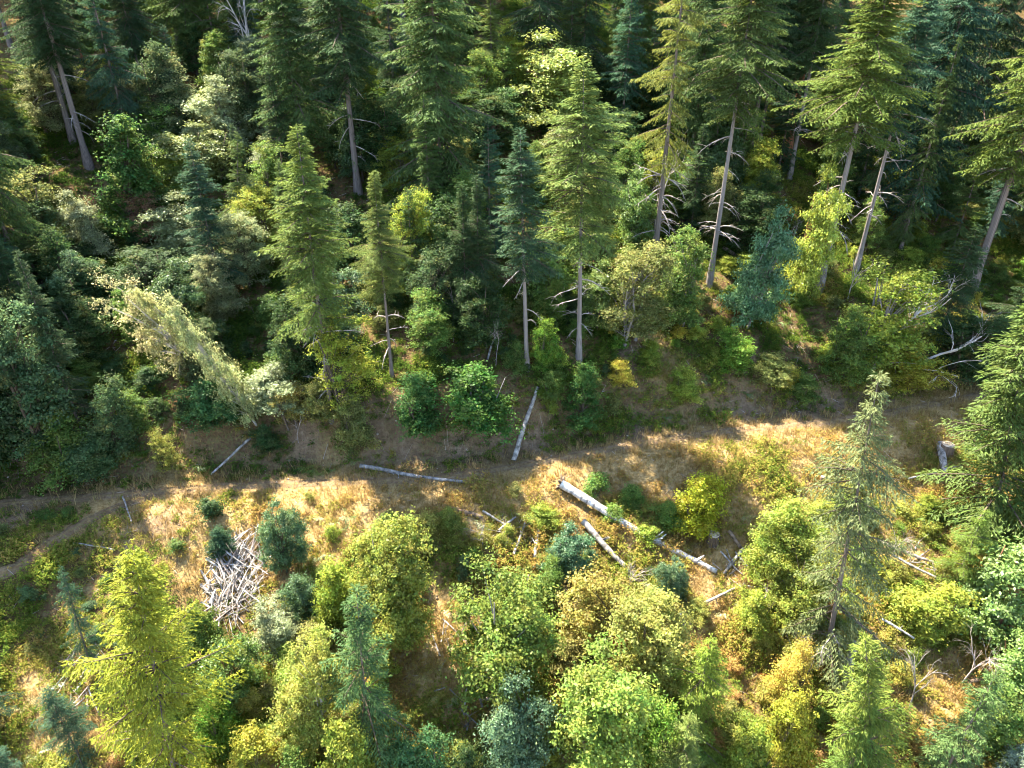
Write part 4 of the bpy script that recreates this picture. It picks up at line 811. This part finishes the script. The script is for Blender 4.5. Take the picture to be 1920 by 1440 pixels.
stick_pile(150, 1270, 26, 1.2, 1.6, .8, 2.2, 'grey stick in the small shaded brush heap left of the cedar', 'sticks of the small brush heap', .35, 4, (-40, 60, 85))
stick_pile(965, 1010, 16, 1.6, 1.2, .7, 1.8, 'bleached stick scattered left of the dark round tree', 'sticks by the dark round tree', .25, 5, (70, 40, -60))
stick_pile(862, 1255, 26, 1.3, 3.2, .6, 1.6, 'bleached stick scattered in the fern gap', 'sticks in the fern gap', .15, 6, (60, 95, 20, -40))
stick_pile(1385, 1060, 14, 1.5, 1.6, .5, 1.5, 'bleached stick scattered below the stump', 'sticks below the stump', .15, 7, (-60, 40, 15))
stick_pile(1740, 1050, 14, 2.2, 1.4, .7, 2.0, 'bleached stick scattered right of the hemlock', 'sticks right of the hemlock', .2, 8, (-30, -20, 50))

# bare, dead trees and limbs
def bare(px, py, H, W, col, label, name='dead_tree', cat='dead tree', lean=None, z=0):
    me_, h, w = pick('bare', BARE_T); p = ground_px(px, py); p[2] += z; t = thing(name, label, cat, p, random.uniform(0, 6.28)); o = link('branches', me_, t, col); o.scale = (W / w, W / w, H / h)
    if lean: t.rotation_mode = 'QUATERNION'; t.rotation_quaternion = Vector((0, 0, 1)).rotation_difference(Vector(lean).normalized())
    return t
bare(1800, 1285, 4.2, 3.6, (.33, .27, .24), 'bare grey dead shrub below the glossy madrone', cat='dead shrub', name='dead_shrub')
bare(1690, 700, 8.0, 6.5, (.55, .48, .43), 'bare-limbed dead maple reaching right above the trail', lean=(.9, -.1, 1))
bare(1665, 640, 7.5, 5.5, (.52, .45, .40), 'bare pinkish dead crown behind the yellow-green maple', lean=(.5, 0, 1))
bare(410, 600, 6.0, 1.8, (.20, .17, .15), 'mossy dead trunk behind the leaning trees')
bare(370, 700, 5.5, 4.0, (.38, .33, .30), 'tangle of bare grey branches between the leaning trees', lean=(-.7, 0, 1))
bare(490, 190, 13.0, 4.2, (.42, .37, .34), 'grey dead treetop at the top edge left of centre')
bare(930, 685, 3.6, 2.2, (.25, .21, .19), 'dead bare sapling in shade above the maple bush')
bare(1225, 455, 9.0, 4.0, (.30, .26, .23), 'dead twiggy tree standing against the ragged fir')
bare(1450, 500, 5.0, 1.6, (.36, .32, .29), 'crooked dead sapling against the leaning madrone', lean=(.3, 0, 1))
bare(1668, 1050, 2.8, 2.2, (.36, .31, .27), 'dead twiggy shrub at the right foot of the hemlock', name='dead_shrub', cat='dead shrub')
bare(1492, 1235, 3.0, 2.2, (.34, .28, .24), 'dead twiggy shrub beside the golden vine bush', name='dead_shrub', cat='dead shrub')
bare(1180, 1105, 2.6, 1.8, (.36, .31, .27), 'dead grey sapling below the thinner grey log', name='dead_shrub', cat='dead shrub')
bare(1075, 1170, 2.8, 2.0, (.34, .28, .24), 'dead twiggy shrub left of the orange-tinged tree', name='dead_shrub', cat='dead shrub')
bare(1415, 1150, 2.2, 1.8, (.36, .31, .27), 'dead twigs just right of the propped thin log', name='dead_shrub', cat='dead shrub')
bare(905, 1030, 2.2, 1.6, (.34, .29, .25), 'dead twigs left of the stick tangle below the trail', name='dead_shrub', cat='dead shrub')
bare(1705, 1330, 4.5, 3.0, (.36, .31, .27), 'bare dead sapling rising among the lower right firs')
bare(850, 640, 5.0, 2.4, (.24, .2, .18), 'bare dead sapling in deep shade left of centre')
bare(1590, 560, 4.5, 2.6, (.34, .29, .25), 'bare dead sapling at the foot of the long grey trunk')
bare(1270, 560, 5.0, 2.6, (.32, .27, .24), 'bare dead sapling below the ragged twiggy fir')
bare(560, 830, 2.6, 1.8, (.3, .25, .22), 'bare twigs hanging at the bank lip under the golden shrub')

# ------------------------------------------------------------------ uncountable ground cover: dry grass, weeds, twigs
def scatter(n, prob, x0=-46, x1=54, y0=-24, y1=60):
    X = RNG.uniform(x0, x1, n); Y = RNG.uniform(y0, y1, n); k = RNG.random(n) < prob(X, Y); return X[k], Y[k]
def p_straw(X, Y):
    u = np.abs(Y - trail_y(X)); m = np.clip(dry_mask(X, Y), 0, 1) * (.12 + 1.5 * smooth((fbm(X * .8, Y * .8, 31, 4) - .38) / .2)); m = m + .22 * smooth((4 - u) / 4)
    return np.clip(m * (1 - .75 * smooth((.5 - u) / .25)) * (seg_dist(X, Y, SIDE) > .3) * (1 - .85 * np.clip(dirt_mask(X, Y) * (u > 1.3), 0, 1)), 0, 1)
X, Y = scatter(260000, p_straw); nb = 5
cx = np.repeat(X, nb) + RNG.normal(0, .07, len(X) * nb); cy = np.repeat(Y, nb) + RNG.normal(0, .07, len(X) * nb); n = len(cx)
hh = np.repeat(RNG.uniform(.22, .62, len(X)), nb) * RNG.uniform(.6, 1.2, n); an = RNG.uniform(0, 6.28, n); tilt = RNG.uniform(.1, .75, n)
B = np.stack([cx, cy, height(cx, cy) - .02], 1); tip = B + np.stack([np.cos(an) * tilt * hh, np.sin(an) * tilt * hh, hh], 1); sw = np.stack([-np.sin(an), np.cos(an), 0 * an], 1) * RNG.uniform(.010, .022, n)[:, None]
V = np.stack([B - sw, B + sw, tip], 1).reshape(-1, 3)
o = link('dry_grass', mesh_np('dry_grass', V, np.arange(3 * n).reshape(n, 3), M_STRAW, np.clip(np.repeat(RNG.random(len(X)), nb) * .6 + RNG.random(n) * .4, 0, 1))); o['kind'] = 'stuff'; tag(o, 'dry golden grass along the trail and on the cleared slope', 'grass')
def clump_source(name, seed, n, R, H, leaf, mat, flat=.8):
    g = np.random.default_rng(seed); k = 16; st = np.stack([g.normal(0, R * .5, k), g.normal(0, R * .5, k), 0 * g.random(k)], 1); d = unit(np.stack([g.normal(0, .6, k), g.normal(0, .6, k), np.ones(k)], 1)); ln = g.uniform(.5, 1.15, k) * H; i = g.integers(0, k, n); t = g.random(n) ** .6
    P = st[i] + d[i] * (ln[i] * t)[:, None] + g.normal(0, leaf * .55, (n, 3)); P[:, 2] = np.abs(P[:, 2]); N = unit(np.stack([g.normal(0, flat, n), g.normal(0, flat, n), np.ones(n)], 1)); D = unit(np.cross(N, g.normal(size=(n, 3)))); L = leaf * g.uniform(.6, 1.4, n)
    V, F = leaf_quads(P, D, N, L, L * .55); return bpy.data.objects.new(name, mesh_np(name, V, F, mat, g.random(n)))
def tone_material(name, stops, trans=.45):
    m, nt, N, L = new_mat(name); at = N.new('ShaderNodeAttribute'); at.attribute_name = 'rnd'; ti = N.new('ShaderNodeAttribute'); ti.attribute_type = 'INSTANCER'; ti.attribute_name = 'tone'
    ma = N.new('ShaderNodeMath'); ma.operation = 'MULTIPLY_ADD'; ma.inputs[1].default_value = .36; L.new(at.outputs['Fac'], ma.inputs[0]); L.new(ti.outputs['Fac'], ma.inputs[2]); sb = N.new('ShaderNodeMath'); sb.operation = 'SUBTRACT'; sb.inputs[1].default_value = .18; L.new(ma.outputs[0], sb.inputs[0])
    r = ramp(N, stops); L.new(sb.outputs[0], r.inputs[0]); df = N.new('ShaderNodeBsdfDiffuse'); tr = N.new('ShaderNodeBsdfTranslucent'); mx = N.new('ShaderNodeMixShader'); mx.inputs[0].default_value = trans
    L.new(r.outputs[0], df.inputs[0]); L.new(r.outputs[0], tr.inputs[0]); L.new(df.outputs[0], mx.inputs[1]); L.new(tr.outputs[0], mx.inputs[2]); o = N.new('ShaderNodeOutputMaterial'); L.new(mx.outputs[0], o.inputs[0]); return m
M_COVER = tone_material('ground_cover_leaves', [(0, (.04, .075, .016)), (.25, (.07, .12, .02)), (.48, (.13, .18, .026)), (.66, (.23, .23, .04)), (.82, (.32, .255, .065)), (1, (.33, .19, .06))])
def cover(name, label, cat, X, Y, S, tone, sources):
    n = len(X); me = bpy.data.meshes.new(name); me.vertices.add(n); me.vertices.foreach_set('co', np.stack([X, Y, height(X, Y) - .03], 1).astype(np.float32).ravel())
    for nm, a in (('tone', tone), ('size', S), ('turn', RNG.uniform(0, 6.28, n))): me.attributes.new(nm, 'FLOAT', 'POINT').data.foreach_set('value', np.asarray(a, np.float32))
    me.update(); o = link(name, me); o['kind'] = 'stuff'; tag(o, label, cat)
    ng = bpy.data.node_groups.new(name, 'GeometryNodeTree'); ng.interface.new_socket('Geometry', in_out='INPUT', socket_type='NodeSocketGeometry'); ng.interface.new_socket('Geometry', in_out='OUTPUT', socket_type='NodeSocketGeometry'); N, L = ng.nodes, ng.links
    gi, go = N.new('NodeGroupInput'), N.new('NodeGroupOutput'); mp = N.new('GeometryNodeMeshToPoints'); ins = N.new('GeometryNodeInstanceOnPoints'); gt = N.new('GeometryNodeGeometryToInstance')
    for so_ in sources:
        oi = N.new('GeometryNodeObjectInfo'); oi.inputs[0].default_value = so_; oi.inputs['As Instance'].default_value = True; L.new(oi.outputs['Geometry'], gt.inputs[0])
    L.new(gi.outputs[0], mp.inputs[0]); L.new(mp.outputs[0], ins.inputs['Points']); ins.inputs['Pick Instance'].default_value = True
    if len(sources) > 1:
        j = N.new('GeometryNodeJoinGeometry')
        for nd in [x for x in N if x.bl_idname == 'GeometryNodeObjectInfo']: L.new(nd.outputs['Geometry'], j.inputs[0])
        L.new(j.outputs[0], ins.inputs['Instance'])
    def na(nm): a = N.new('GeometryNodeInputNamedAttribute'); a.data_type = 'FLOAT'; a.inputs[0].default_value = nm; return a.outputs[0]
    cb = N.new('ShaderNodeCombineXYZ'); L.new(na('turn'), cb.inputs[2]); L.new(cb.outputs[0], ins.inputs['Rotation']); cs = N.new('ShaderNodeCombineXYZ'); z = na('size')
    for q in range(3): L.new(z, cs.inputs[q])
    L.new(cs.outputs[0], ins.inputs['Scale']); L.new(ins.outputs[0], go.inputs[0]); md = o.modifiers.new('scatter', 'NODES'); md.node_group = ng; return o
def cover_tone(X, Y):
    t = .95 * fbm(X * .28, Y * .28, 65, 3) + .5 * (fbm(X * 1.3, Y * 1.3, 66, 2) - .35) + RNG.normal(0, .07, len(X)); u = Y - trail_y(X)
    return np.clip(t + np.where(u > 0, -.16 + .14 * smooth((X - 4) / 10), .17) - .16 * (X < -14) * (u < 0) + .25 * np.clip(dry_mask(X, Y), 0, 1), .02, .95)  # yellower plants below the trail; sun and shade also painted into the tone
def in_view(X, Y, Z, m=80):
    P = np.stack([X, Y, Z], 1) - CAM; d = P @ FWD; px = 960 + FPX * (P @ RIGHT) / d; py = 720 - FPX * (P @ UP) / d; return (d > 5) & (px > -m - 200) & (px < 2120 + m) & (py < 1520 + m)
def bram_h(X, Y): return np.clip((fbm(X * .42 + 9, Y * .42, 61, 4) - .36) / .25, 0, 1)
def p_bram(X, Y):
    u = Y - trail_y(X); return np.clip((.75 + .25 * (u < 0)) * ((bram_h(X, Y) > .1) | (u < -5) & (X > -18)) * (1 - 1.25 * np.clip(dry_mask(X, Y) - .55, 0, .8)) * (1 - .95 * np.clip(dirt_mask(X, Y), 0, .9)) * smooth((np.abs(u) - 1.2) / 1.3) * (seg_dist(X, Y, SIDE) > .7) * (np.hypot(X - PILE[0], Y - PILE[1]) > 3.3), 0, 1)
X, Y = scatter(42000, p_bram); k = in_view(X, Y, height(X, Y)); X, Y = X[k], Y[k]
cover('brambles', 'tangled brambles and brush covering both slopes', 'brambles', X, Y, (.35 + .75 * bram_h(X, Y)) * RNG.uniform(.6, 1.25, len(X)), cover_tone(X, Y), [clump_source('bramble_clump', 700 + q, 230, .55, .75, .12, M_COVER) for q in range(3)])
def p_weed(X, Y):
    u = Y - trail_y(X); return np.clip((.3 + .9 * smooth((fbm(X * .6, Y * .6, 41, 4) - .36) / .2)) * (1 - .7 * np.clip(dry_mask(X, Y), 0, 1)) * (1 - .9 * np.clip(dirt_mask(X, Y), 0, 1)) * (.25 + .75 * (np.abs(u) > .8)) * (np.abs(u) > .35) * (seg_dist(X, Y, SIDE) > .4), 0, 1)
X, Y = scatter(60000, p_weed); k = in_view(X, Y, height(X, Y)); X, Y = X[k], Y[k]
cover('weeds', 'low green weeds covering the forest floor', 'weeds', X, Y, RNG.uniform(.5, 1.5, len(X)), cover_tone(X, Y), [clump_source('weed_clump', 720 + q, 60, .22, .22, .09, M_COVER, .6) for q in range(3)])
def p_stone(X, Y): return np.clip(.9 * np.clip(dirt_mask(X, Y), 0, 1) + .04, 0, 1)
X, Y = scatter(16000, p_stone, y1=24); n = len(X); oc = np.array([[1, 0, 0], [-1, 0, 0], [0, 1, 0], [0, -1, 0], [0, 0, .8], [0, 0, -.8]], float); sz = .025 + .11 * RNG.random(n) ** 4
V = (oc[None] * RNG.uniform(.7, 1.3, (n, 6, 1)) * sz[:, None, None] + np.stack([X, Y, height(X, Y) + .2 * sz], 1)[:, None]).reshape(-1, 3); tri = np.array([[0, 2, 4], [2, 1, 4], [1, 3, 4], [3, 0, 4], [2, 0, 5], [1, 2, 5], [3, 1, 5], [0, 3, 5]]); F = (np.arange(n)[:, None, None] * 6 + tri[None]).reshape(-1, 3)
o = link('gravel', mesh_np('gravel', V, F, M_LITTER, np.repeat(RNG.random(n), 8))); o['kind'] = 'stuff'; tag(o, 'small stones and clods on the trail and the eroded bank', 'gravel')
X, Y = scatter(30000, lambda X, Y: .25 + .7 * smooth((fbm(X * .6, Y * .6, 51, 3) - .4) / .2) - .6 * (np.abs(Y - trail_y(X)) < 1.3)); n = len(X); an = RNG.uniform(0, 6.28, n); L_ = RNG.uniform(.15, .7, n); dx, dy = np.cos(an) * L_ / 2, np.sin(an) * L_ / 2
A_ = np.stack([X - dx, Y - dy, height(X - dx, Y - dy) + .03], 1); B_ = np.stack([X + dx, Y + dy, height(X + dx, Y + dy) + RNG.uniform(.02, .12, n)], 1); w_ = np.stack([-np.sin(an), np.cos(an), 0 * an], 1) * RNG.uniform(.006, .018, n)[:, None]; hv = np.array([0, 0, .022])
V = np.stack([A_ - w_, A_ + w_, A_ + hv, B_ - w_ * .5, B_ + w_ * .5, B_ + hv], 1).reshape(-1, 3); b = np.arange(n)[:, None] * 6
F = np.concatenate([b + np.array([[0, 3, 5, 2]]), b + np.array([[1, 2, 5, 4]])]); o = link('twig_litter', mesh_np('twig_litter', V, F, M_LITTER, RNG.random(len(F)))); o['kind'] = 'stuff'; tag(o, 'dead twigs strewn over the forest floor', 'twigs')
tot = sum(len(m.polygons) for m in bpy.data.meshes); print('unique faces', tot, 'objects', len(bpy.data.objects))
